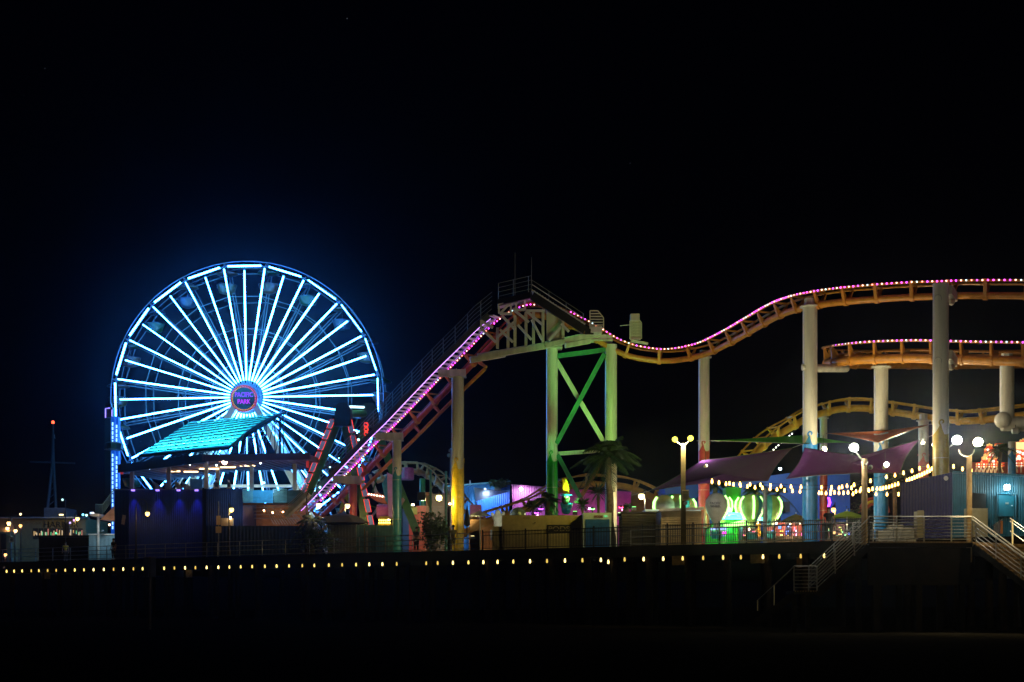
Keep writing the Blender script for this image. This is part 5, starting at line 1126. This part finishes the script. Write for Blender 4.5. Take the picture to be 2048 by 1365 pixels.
# ================================================================ SHADE SAILS AND STRING LIGHTS
def sail(label, pts, mat, group='shade sails', sag=.06, n=10, cables=()):
    P = [W(*p) for p in pts]; c = sum(P, Vector())/len(P); t = thing('shade_sail', label, 'shade sail', c, group); m = MB(); k = len(P); vs = []; fs = []
    rim = []
    for i in range(k):
        a, b = P[i], P[(i+1) % k]
        for q in range(n): u = q/n; p = a.lerp(b, u); rim.append(p.lerp(c, .055*math.sin(math.pi*u)))
    R2 = len(rim); rings = 5
    for j in range(rings):
        s = 1-j/rings
        for p in rim: v = c.lerp(p, s); v.z -= sag*(1-s*s); vs.append(v)
    vs.append(c-Vector((0, 0, sag)))
    for j in range(rings-1):
        for i in range(R2): q = (i+1) % R2; fs.append((j*R2+i, j*R2+q, (j+1)*R2+q, (j+1)*R2+i))
    for i in range(R2): fs.append(((rings-1)*R2+i, (rings-1)*R2+(i+1) % R2, rings*R2))
    o = m.add(vs, fs).build('cloth', mat, t, True); md = o.modifiers.new('thick', 'SOLIDIFY'); md.thickness = .02
    MB().path(rim, .02, 4, closed=True).build('edge_cord', black_m, t)
    for i in cables: d = (P[i]-c).normalized(); MB().tube(P[i], P[i]+d*1.2, .015, 4).build('corner_cable', galv, t)
    return t
vio = paint('purple sail cloth', (.1, .02, .13), .85, var=.12, trans=.35)
sail('purple shade sail over the balloon ride, sloping down to the dark shed', [(1300, 982, 88), (1403, 921, 80), (1585, 896, 88), (1536, 962, 92), (1400, 968, 84)], vio, cables=(0, 2))
sail('purple shade sail between the blue-footed columns and the olive-footed column', [(1572, 958, 83), (1609, 896, 80), (1720, 912, 78.6), (1838, 880, 78), (1800, 947, 78.6), (1690, 948, 81)], vio, cables=(3,))
sail('green shade sail stretched flat across the yellow track', [(1424, 882, 84), (1612, 871, 95), (1700, 886, 90), (1600, 888, 82)], paint('green sail cloth', (.13, .58, .03), .7, trans=.4), sag=.1, cables=(0,))
sail('orange shade sail tied between the blue-footed and the salmon-footed columns', [(1652, 867, 90), (1762, 862, 83), (1856, 850, 86), (1757, 886, 79.5)], paint('orange sail cloth', (.6, .17, .05), .7, trans=.4), sag=.1, cables=(0, 2))
fm = glow('festoon bulb', (1, .5, .1), 13); fme = mesh_of(MB().lathe([(.03, .1), (.035, .06), (.055, -.02), (.05, -.08), (.02, -.11)], n=8), 'festoon_bulb', fm)
def strand(label, bulbs, Y):
    t = thing('string_lights', label, 'string lights', W(*bulbs[0], Y), 'festoon strings under the sails'); Q = [W(x, y, Y) for x, y in bulbs]
    MB().path([p+Vector((0, 0, .1)) for p in Q], .012, 4).build('cable', black_m, t)
    for p in Q: inst(fme, 'bulb', p, t)
strand('upper warm string of bulbs crossing from the dark red column to the single floodlight', [(1424, 962), (1438, 965), (1459, 967), (1480, 968), (1500, 969), (1521, 970), (1541, 971), (1562, 972.6), (1582, 973.6), (1602, 974), (1643, 975), (1663, 975), (1684, 974), (1694, 972), (1708, 970), (1725, 966), (1741, 962), (1773, 954), (1790, 950.6), (1807, 946), (1824, 942), (1839, 937), (1856, 933)], 78.5)
strand('lower warm string of bulbs sagging in front of the balloon tops', [(1424, 964), (1438, 966), (1452, 968), (1467, 969), (1481, 971), (1495, 973), (1510, 975), (1525, 976), (1540, 978), (1554, 979), (1569, 981), (1585, 982), (1600, 983), (1662, 981), (1678, 976), (1703, 976), (1722, 978), (1738, 981), (1752, 988), (1774, 988.6), (1797, 988.6)], 79)
strand('close-set warm string of bulbs rising towards the olive-footed column', [(1638, 986), (1643, 986), (1652, 986.5), (1661, 987), (1669, 985), (1678, 986), (1687, 986), (1696, 985), (1706, 988), (1712, 983), (1720, 982), (1737, 980), (1745, 978), (1754, 977.5), (1761, 977.5), (1766, 976.5), (1772, 975), (1778, 974), (1784, 972), (1790, 970), (1796, 968), (1814, 961), (1819, 959), (1824, 957.5), (1829, 955), (1834, 953), (1839, 951), (1844, 949), (1849, 946.5), (1854, 944), (1859, 941.5), (1863.5, 938), (1868, 934.5)], 78)
strand('two last warm bulbs before the game booth beside the floodlight pole', [(1880, 930), (1907, 933), (1925, 938), (1943, 941)], 78.3)

# ================================================================ FLOODLIGHT POLES
def flood(root, c, aim, watts, col, r=.16, S=60, ang=110, lens=None):
    d = (Vector(aim)-Vector(c)).normalized(); q = d.to_track_quat('Z', 'Y').to_matrix(); c = Vector(c)
    if lens: q = (Vector(lens)-c).normalized().to_track_quat('Z', 'Y').to_matrix()
    h = MB().lathe([(r*.45, -.26), (r*.8, -.2), (r*1.1, 0), (r*1.12, .03)], c, 14, q).build('flood_head', galv, root, True)
    MB().lathe([(r, .035), (r*.95, .06), (r*.4, .08)], c, 14, q).build('lens', glow('flood %.2f %d' % (col[2], S), col, S), h, True)
    if watts: spot('flood_beam', c+d*.5, aim, watts, col, ang, .6, .15, parent=root)
woodp = paint('lamp pole timber', (.28, .19, .085), .7, var=.25, scale=4, bump=.4)
def yoke(root, x, Y, z, s=.4):
    m = MB(); m.path([(x+s*math.cos(R_(a)), Y-.02, z+s*.9+s*.9*math.sin(R_(a))) for a in range(180, 361, 15)], .02, 6); m.build('yoke', galv, root, True)
fpole1 = thing('floodlight_pole', 'timber pole with one dazzling white floodlight at the top of the beach stairs', 'light pole', (XP(1729, 65.2), 65.2, PZ))
MB().lathe([(.15, PZ-.1), (.13, ZP(918, 65.2))], (XP(1729, 65.2), 65.2, 0), 10).build('pole', woodp, fpole1, True); yoke(fpole1, XP(1728, 65.2), 65.1, ZP(930, 65.2), .15)
flood(fpole1, W(1708, 895, 64.9), W(1790, 1090, 66.5), 260, (1, .93, .75), .19, 420, 110, W(1690, 1100, 58)); MB().beam(W(1712, 905, 65), W(1728, 925, 65), .06, .06).build('arm', galv, fpole1)
flood(fpole1, W(1741, 935, 65.4), W(1745, 872, 86), 500, (1, .95, .75), .1, 10, 120)
fpole2 = thing('floodlight_pole', 'timber pole with a twin pair of dazzling white floodlights beside the teal building', 'light pole', (XP(1938, 65), 65, PZ))
MB().beam((XP(1935.5, 65), 65, PZ-.3), W(1935.5, 914, 65), .08, .16).build('pole_face', woodp, fpole2); MB().beam((XP(1940, 65), 65.02, PZ-.9), W(1939.5, 912, 65), .14, .2).build('pole', woodp, fpole2); yoke(fpole2, XP(1932, 65), 64.95, ZP(914, 65), .36)
flood(fpole2, W(1914, 880, 64.7), W(1872, 840, 76), 480, (1, .94, .7), .2, 420, 130, W(1880, 1100, 56)); flood(fpole2, W(1956, 884, 64.7), W(2030, 1120, 63), 1500, (1, .8, .42), .2, 420, 90, W(1990, 1100, 56))
MB().beam(W(1914, 884, 64.8), W(1898, 895, 65), .04, .04).build('arm', galv, fpole2); MB().beam(W(1956, 888, 64.8), W(1970, 892, 65), .04, .04).build('arm', galv, fpole2)
fpole3 = thing('floodlight_pole', 'square timber pole with two yellow sodium lamps and a notice by the picket fence', 'light pole', (XP(1366, 76.5), 76.5, DECK))
MB().lathe([(.2, DECK), (.17, ZP(888, 76.5))], (XP(1366.5, 76.5), 76.5, 0), 4, Matrix.Rotation(R_(40), 3, 'Z')).build('pole', paint('dark lamp pole timber', (.1, .08, .03), .8, var=.3, scale=4, bump=.4), fpole3)
flood(fpole3, W(1350, 879, 76), W(1100, 760, 99), 1300, (1, .85, .08), .15, 4, 95, W(1310, 1010, 68)); flood(fpole3, W(1381, 877, 76), W(1600, 760, 92), 850, (1, .85, .09), .15, 4, 100, W(1400, 960, 64))
spot('spill_beam', W(1366, 884, 76), W(1330, 1050, 80.5), 650, (1, .8, .4), 150, parent=fpole3)
MB().path([W(1352, 883, 76.1), W(1362, 890, 76.4), W(1372, 888, 76.4), W(1380, 880, 76.1)], .04, 6).build('bracket', galv, fpole3); MB().box(W(1371, 991, 76.25), (.36, .03, .58)).build('notice', paint('notice yellowish', (.5, .42, .2)), fpole3)
letters('NOTICE', .09, W(1371, 984, 76.22), black_m, 'notice_lettering', fpole3)
m = MB()
for k in range(5): m.box(W(1371, 989+k*2.3, 76.23), (.24, .01, .025))
m.build('notice_lines', black_m, fpole3); MB().lathe([(.1, -.02), (.11, .0)], W(1371, 1007, 76.25), 10, Matrix.Rotation(R_(90), 3, 'X')).build('round_tag', galv, fpole3)
lp = thing('street_lamp', 'sodium street lamp standing past the foot of the sand stairs', 'lamp', (25.6, 58, 0)); MB().lathe([(.12, 0), (.08, 5.5)], (25.6, 58, 0), 10).build('pole', woodp, lp, True); flood(lp, (25.4, 58.2, 5.5), (22.4, 62.6, 2.6), 420, (1, .68, .18), .16, 4, 100)
# lamps slung under the sails and on the columns
for x, y, Y, aim, wt, lab, S in ((1648, 899, 81, (1720, 872, 83), 800, 'round yellow white lamp slung beside the blue-footed column', 60), (1772, 930, 77, (1880, 760, 76.5), 600, 'round white lamp shining in front of the second purple sail', 60), (1846, 887, 84, (1880, 700, 78), 1000, 'square white lamp on the salmon-footed column', 40),
                                 (1412, 932, 79, (1550, 880, 88), 1300, 'rectangular white lamp in the fold of the first purple sail', 30), (1867, 890, 79, (1900, 930, 72), 300, 'small tilted lamp on the olive-footed column', 8)):
    t = thing('flood_lamp', lab, 'lamp', W(x, y, Y), 'lamps slung under the sails'); flood(t, W(x, y, Y), W(*aim), wt, (1, .88, .55) if S != 30 else (1, .95, .9), .13 if S == 60 else .1, S, 150)
    MB().tube(W(x, y, Y)+Vector((0, .15, 0)), W(x, y, Y)+Vector((0, .2, .8)), .012, 4).build('hanger', black_m, t)
    MB().ball(W(x, y, Y)+Vector((0, -.1, 0)), .13 if S == 60 else .08, 10).build('diffuser', glow('diffuser %d' % S, (1, .9, .6), 4 if S < 50 else 100), t, True)
hl = thing('hanging_projector', 'unlit silver barrel lamp hanging under the pipe arm', 'lamp', W(2031, 862, 80)); MB().lathe([(.15, -.2), (.2, .1), (.12, .22)], W(2031, 862, 80), 12, Matrix.Rotation(R_(80), 3, 'Y')).build('barrel', galv, hl, True); MB().tube(W(2031, 862, 80), W(2031, 850, 80), .02, 5).build('hanger', black_m, hl)

# ================================================================ RIGHT BUILDINGS
vb = thing('violet_building', 'dark violet corrugated box building behind the landing railing', 'building', W(1850, 1060, 72))
vm = paint('dark violet sheet', (.009, .007, .07), .5, stripes=('X', 3)); tm = paint('teal sheet wall', (.008, .1, .16), .42, stripes=('X', 3), spec=.6)
MB().prism([W(1801, 966, 74.5), W(1905, 945, 71.5), Vector((XP(1905, 71.5), 71.5, DECK)), Vector((XP(1801, 74.5), 74.5, DECK))], (1.75, 5, 0)).build('front_wall', vm, vb)
tbld = thing('teal_building', 'teal corrugated building with a lit service door beside the twin floodlight pole', 'building', W(1980, 1050, 71))
MB().prism([W(1905.5, 945, 71.4), W(2080, 954, 70.2), Vector((XP(2080, 70.2), 70.2, DECK)), Vector((XP(1905.5, 71.4), 71.4, DECK))], (0, 5, 0)).build('front_wall', tm, tbld)
MB().beam(W(1905, 944.5, 71.2), W(2080, 953.5, 70), .3, .1).build('roof_edge', tm, tbld)
wallpoly([(1944, 986), (1972, 988), (1972, None), (1944, None)], 70.88, .1, 'recess_shade_panel', black_m, tbld)  # flat black panel; the recess's shade is put into its colour
dr = wallpoly([(1997, 988), (2028, 990), (2028, 1033), (1997, 1033)], 70.5, .16, 'door', paint('teal door', (.01, .12, .18), .4), tbld); MB().box(W(2014, 1007, 70.48), (.16, .02, .1)).build('door_plate', galv, dr); MB().ball(W(2024, 1012, 70.42), .04, 8).build('handle', galv, dr)
m = MB()
for a, b in (((1994, 987), (1994, 1033)), ((2031, 989), (2031, 1033)), ((1994, 986.5), (2031, 988.5))): m.beam(W(*a, 70.42), W(*b, 70.42), .06, .06)
m.build('door_frame', tm, tbld)
MB().box(W(2014, 975, 70.2), (.2, .18, .24)).build('door_lamp', glow('door lamp', (.75, 1, 1), 40), tbld); spot('door_beam', W(2014, 977, 69.9), W(2012, 1005, 70.7), 55, (.6, 1, 1), 150, .9, .1, parent=tbld)
for x in (1892, 1910): MB().lathe([(.1, -.05), (.12, .0)], W(x, 957, 71.45), 10, Matrix.Rotation(R_(90), 3, 'X')).build('wall_vent', galv, tbld)
for x, y, w_, h, Y, lab in ((1955, 1024, 1.0, 1.1, 69.5, 'tan metal cabinet in front of the dark recess of the teal building'), (1841, 1050, .35, 1.9, 68, 'narrow white utility cabinet behind the landing railing')):
    o = boxw(x-w_/2*F/Y, x+w_/2*F/Y, 1017 if x > 1900 else 1023, Y, .5); t = thing('utility_cabinet', lab, 'cabinet', W(x, 1080, Y)); o.build('body', paint('cabinet tan', (.4, .35, .22), .5), t); MB().box((XP(x, Y), Y-.02, ZP(1040, Y)), (w_*.85, .03, .9)).build('door', paint('cabinet door tan', (.36, .32, .2), .5), t)
# far hand rail with lit ramp boards
rb = thing('ramp_boards', 'short slanting white board rail lit orange at one end beside the sand stairs', 'railing', W(1998, 1070, 67.5)); MB().prism([W(1988, 1053, 68), W(2002, 1042, 67.6), W(2002, 1068, 67.6), W(1988, 1064, 68)], (0, .06, 0)).build('boards', paint('ramp boards', (.5, .5, .5), .5, stripes=('X', 6)), rb); MB().box(W(2003, 1055, 67.5), (.1, .08, .6)).build('end_board', paint('ramp orange', (.6, .2, .05)), rb); MB().tube(W(1986, 1052, 67.9), W(2004, 1040, 67.5), .03, 5).build('cap_rail', galv, rb)
# stacked things behind the landing railing
rs_ = random.Random(9)
pl = thing('pallet_heap', 'heap of pale slatted pallets and bins behind the landing railing', 'pallets', W(1790, 1080, 69.5))
for x, y, w_, h in ((1772, 1068, .9, .7), (1790, 1063, .7, 1.0), (1812, 1066, 1.0, .8)):
    m = MB(); Y = 69.5+rs_.random()
    for k in range(7): m.beam(W(x-14+k*2, 1083, Y), W(x-2+k*2.4, y-10, Y), .06, .05)
    m.box(W(x, y+8, Y+.3), (w_, .5, h)); m.build('pallet', paint('pallet wood', (.3, .27, .2), .7), pl)
ra = thing('rainbow_arch', 'small round arch sign in dark red and gold behind the single floodlight pole', 'sign', W(1748, 1035, 93))
for r, c in ((.95, (.35, .05, .03)), (.75, (.6, .4, .05)), (.55, (.35, .05, .03))): MB().path([W(1748, 1026, 93)+Vector((r*math.cos(R_(a)), -.02*r, r*math.sin(R_(a)))) for a in range(0, 181, 12)], .1, 6).build('arch_band', paint('arch %.2f' % r, c, .5), ra)
MB().box((XP(1748, 93), 93.2, DECK+.9), (2.2, .3, 1.8)).build('arch_base', paint('arch base', (.12, .16, .22)), ra)
tk = thing('bare_trunk', 'slim palm trunk rising between the blue-footed column and the violet building', 'tree', (XP(1791, 80), 80, DECK)); MB().path([(XP(1791, 80), 80, DECK), (XP(1790, 80), 80, ZP(1020, 80)), (XP(1789, 80), 80, ZP(962, 80))], .14, 8, r2=.11).build('trunk', bark, tk)
m = MB()
for k in range(12): frond(m, W(1789, 962, 80), k*2.4, R_(rs_.choice((60, 30, 0, -30))), 1.1, .6, nl=16, ll=.35, rnd=rs_)
m.build('crown', leaf_g[2], tk)
# ---- game booth: glowing red and gold marquee
gb_ = thing('game_booth', 'fairground booth with red and gold bulb-lit ornaments above the teal building', 'booth', W(1990, 950, 90))
GY = 90; rg = random.Random(12)
gold = glow('booth gold', (1, .55, .15), .8); redl = glow('booth red', (1, .1, .03), .4); pale = glow('booth pale', (1, .85, .7), 1.6)
boxw(1940, 2110, 925, GY+.6, .3).build('back_wall', paint('booth maroon', (.2, .03, .02), .5), gb_)
for cx_, w_, h in ((1979, 16, 36), (2046, 20, 46)):
    prof2 = [(-1, 0), (-.9, .25), (-.62, .4), (-.55, .7), (-.25, .95), (0, 1), (.25, .95), (.55, .7), (.62, .4), (.9, .25), (1, 0)]
    MB().prism([W(cx_+u*w_, 925-v*h, GY) for u, v in prof2], (0, .15, 0)).build('ornament', redl, gb_)
    for k in range(26):
        u = rg.random()*1.6-.8; v = rg.random()*.8*(1-abs(u)*.7); c = W(cx_+u*w_, 925-v*h, GY-.05); MB().ball(c, .06+.05*rg.random(), 6).build('scroll_boss', rg.choice((gold, gold, pale)), gb_)
    for u, v in prof2: MB().ball(W(cx_+u*w_, 925-v*h, GY-.06), .07, 6).build('edge_bulb', gold, gb_)
for x0, x1, y in ((1953, 2008, 927), (1953, 2008, 932), (2028, 2090, 925), (2028, 2090, 930), (1990, 2005, 889)):
    MB().beam(W(x0, y, GY-.1), W(x1, y, GY-.1), .2, .09).build('cornice', redl, gb_); k = 0
    while x0+k*5 < x1: MB().ball(W(x0+k*5, y+2, GY-.2), .055, 6).build('cornice_bulb', pale if k % 2 else gold, gb_); k += 1
MB().box(W(2052, 892, GY-.15), (1.6, .1, .45)).build('light_box', glow('booth lightbox', (1, .5, .2), 2), gb_)
for k in range(9): MB().box(W(2030+k*4, 938, GY-.1), (.1, .08, .5)).build('valance_stripe', paint('stripe white', (.6, .5, .4)) if k % 2 else paint('stripe red', (.5, .04, .03)), gb_)
for k in range(7): MB().path([W(1950+k*8, 948, GY-.3), W(1954+k*8, 935, GY-.3), W(1958+k*8, 945, GY-.3)], .06, 5).build('swag', paint('swag pale', (.5, .4, .25)), gb_)
point('booth_glow', W(1985, 940, GY-1.2), 70, (1, .6, .3), .3, gb_)
palm('dark little palm before the red and gold booth ornaments', 2000, 905, 84, 1.0, 14, .1, seed=31)

# ================================================================ PEOPLE
skin_m = paint('skin', (.35, .2, .14), .6); hair_m = paint('dark hair', (.015, .01, .008), .6)
def person(label, base, h, rot, shirt, trousers, pose='stand'):
    t = thing('person', label, 'person', base); s = h/1.75; lean = -.12 if pose == 'lean' else 0
    def arm(sd):
        sh_ = (sd*.2, lean, 1.42, .055)
        if pose == 'lean': el, wr = (sd*.27, -.2, 1.2, .042), (sd*.2, -.38, 1.06, .032)
        else: el, wr = (sd*.27, .02, 1.14, .042), (sd*.28, -.08, .88, .032)
        return sh_, el, wr
    J = [(0, 0, .93, .13), (0, lean*.5, 1.12, .12), (0, lean, 1.36, .13), (0, lean-.01, 1.5, .055), (0, lean-.03, 1.6, .085), (0, lean-.04, 1.69, .085)]; E = [(0, 1), (1, 2), (2, 3), (3, 4), (4, 5)]
    for sd in (-1, 1):
        a = arm(sd); k = len(J); J += list(a); E += [(2, k), (k, k+1), (k+1, k+2)]
        w3 = Vector(a[2][:3]); dd = (w3-Vector(a[1][:3])).normalized(); pm = w3+dd*.07; J.append((*pm, .03)); E.append((k+2, k+3))
        for q in range(5):
            off = Vector((.012*(q-2), -.02+(.03 if q == 0 else 0), 0)); ln = (.05, .08, .09, .085, .065)[q]; b0 = len(J)
            J += [(*(pm+off*1.4+dd*ln*.5), .009), (*(pm+off*1.8+dd*ln+Vector((0, -.015, 0))), .007)]; E += [(k+3, b0), (b0, b0+1)]
        k = len(J); J += [(sd*.1, 0, .86, .1), (sd*.11, -.01, .5, .062), (sd*.12, .03, .1, .042), (sd*.13, -.12, .04, .04)]; E += [(0, k), (k, k+1), (k+1, k+2), (k+2, k+3)]
    skinned('body', J, E, skin_m, t, base, 1, s, rot)
    J2 = [(0, 0, .95, .15), (0, lean*.5, 1.14, .145), (0, lean, 1.37, .15), (0, lean, 1.45, .09)]; E2 = [(0, 1), (1, 2), (2, 3)]
    for sd in (-1, 1): a = arm(sd); k = len(J2); J2 += [(*a[0][:3], .075), (*[(a[0][i]+a[1][i])/2 for i in range(3)], .065)]; E2 += [(2, k), (k, k+1)]
    skinned('shirt', J2, E2, shirt, t, base, 1, s, rot)
    J3 = [(0, 0, .95, .15)]; E3 = []
    for sd in (-1, 1): k = len(J3); J3 += [(sd*.1, 0, .85, .12), (sd*.11, -.01, .5, .085)]+([(sd*.12, .03, .14, .06)] if trousers[1] else []); E3 += [(0, k), (k, k+1)]+([(k+1, k+2)] if trousers[1] else [])
    skinned('trousers', J3, E3, trousers[0], t, base, 1, s, rot)
    M = Matrix.Rotation(rot, 3, 'Z'); hc = M @ Vector((0, lean-.01, 1.68))*s+Vector(base)
    MB().ball(hc+Vector((0, 0, .02)), .105*s, 10, 1, 1.08, 1).build('hair', hair_m, t, True)
    fc = M @ Vector((0, lean-.12, 1.62))*s+Vector(base)
    MB().ball(fc, .018*s, 6).build('nose', skin_m, t)
    for sd in (-1, 1): MB().ball(M @ Vector((sd*.035, lean-.112, 1.655))*s+Vector(base), .012*s, 6).build('eye', white_m, t)
    return t
dkc = paint('dark cloth', (.02, .02, .025), .8); tsh = paint('tan shirt', (.35, .31, .2), .8); shorts = paint('khaki cloth', (.16, .13, .08), .8)
p = EP(891, .7); person('person in a pale tan shirt and shorts leaning on the railing near the yellow column', (p.x, p.y, DECK), 1.6, R_(15), tsh, (shorts, False), 'lean')
p = EP(1644, .8); person('person in dark clothes standing behind the picket fence before the blue-footed column', (p.x, p.y, DECK), 1.78, R_(-20), dkc, (dkc, True))
p = EP(816, .8); person('person in dark clothes by the railing beside the teal-footed column', (p.x, p.y, DECK), 1.6, R_(40), dkc, (dkc, True))
for x, lab in ((432, 'person in dark clothes on the open deck beside the deck post'), (458, 'second person in dark clothes on the open deck, under the tube lights')): p = W(x, 978, 110); person(lab, (p.x, p.y, ZP(958, 110)-1.7), 1.7, R_(60 if x < 440 else -50), dkc, (dkc, True))
p = EP(116, .7); person('person in a yellow jacket at the railing before the dark kiosk', (p.x, p.y, DECK), 1.5, R_(10), paint('yellow jacket', (.6, .45, .05), .7), (dkc, True))
p = EP(212, .7); person('person in dark clothes at the railing before the pale blue shed', (p.x, p.y, DECK), 1.65, R_(-30), dkc, (dkc, True))
# ================================================================ SEA HAZE ROUND THE LIGHTS
HAZE_D = .0003
hz = bpy.data.materials.new('sea haze'); hz.use_nodes = True; n_ = hz.node_tree.nodes; l_ = hz.node_tree.links
n_.remove(n_['Principled BSDF']); pv = n_.new('ShaderNodeVolumePrincipled')
pv.inputs['Color'].default_value = (.62, .74, 1, 1); pv.inputs['Density'].default_value = HAZE_D; pv.inputs['Anisotropy'].default_value = .965
l_.new(pv.outputs[0], n_['Material Output'].inputs['Volume'])
MB().box((0, 120, 39), (420, 280, 80)).build('haze', hz)['kind'] = 'stuff'
sc.cycles.volume_bounces = 0
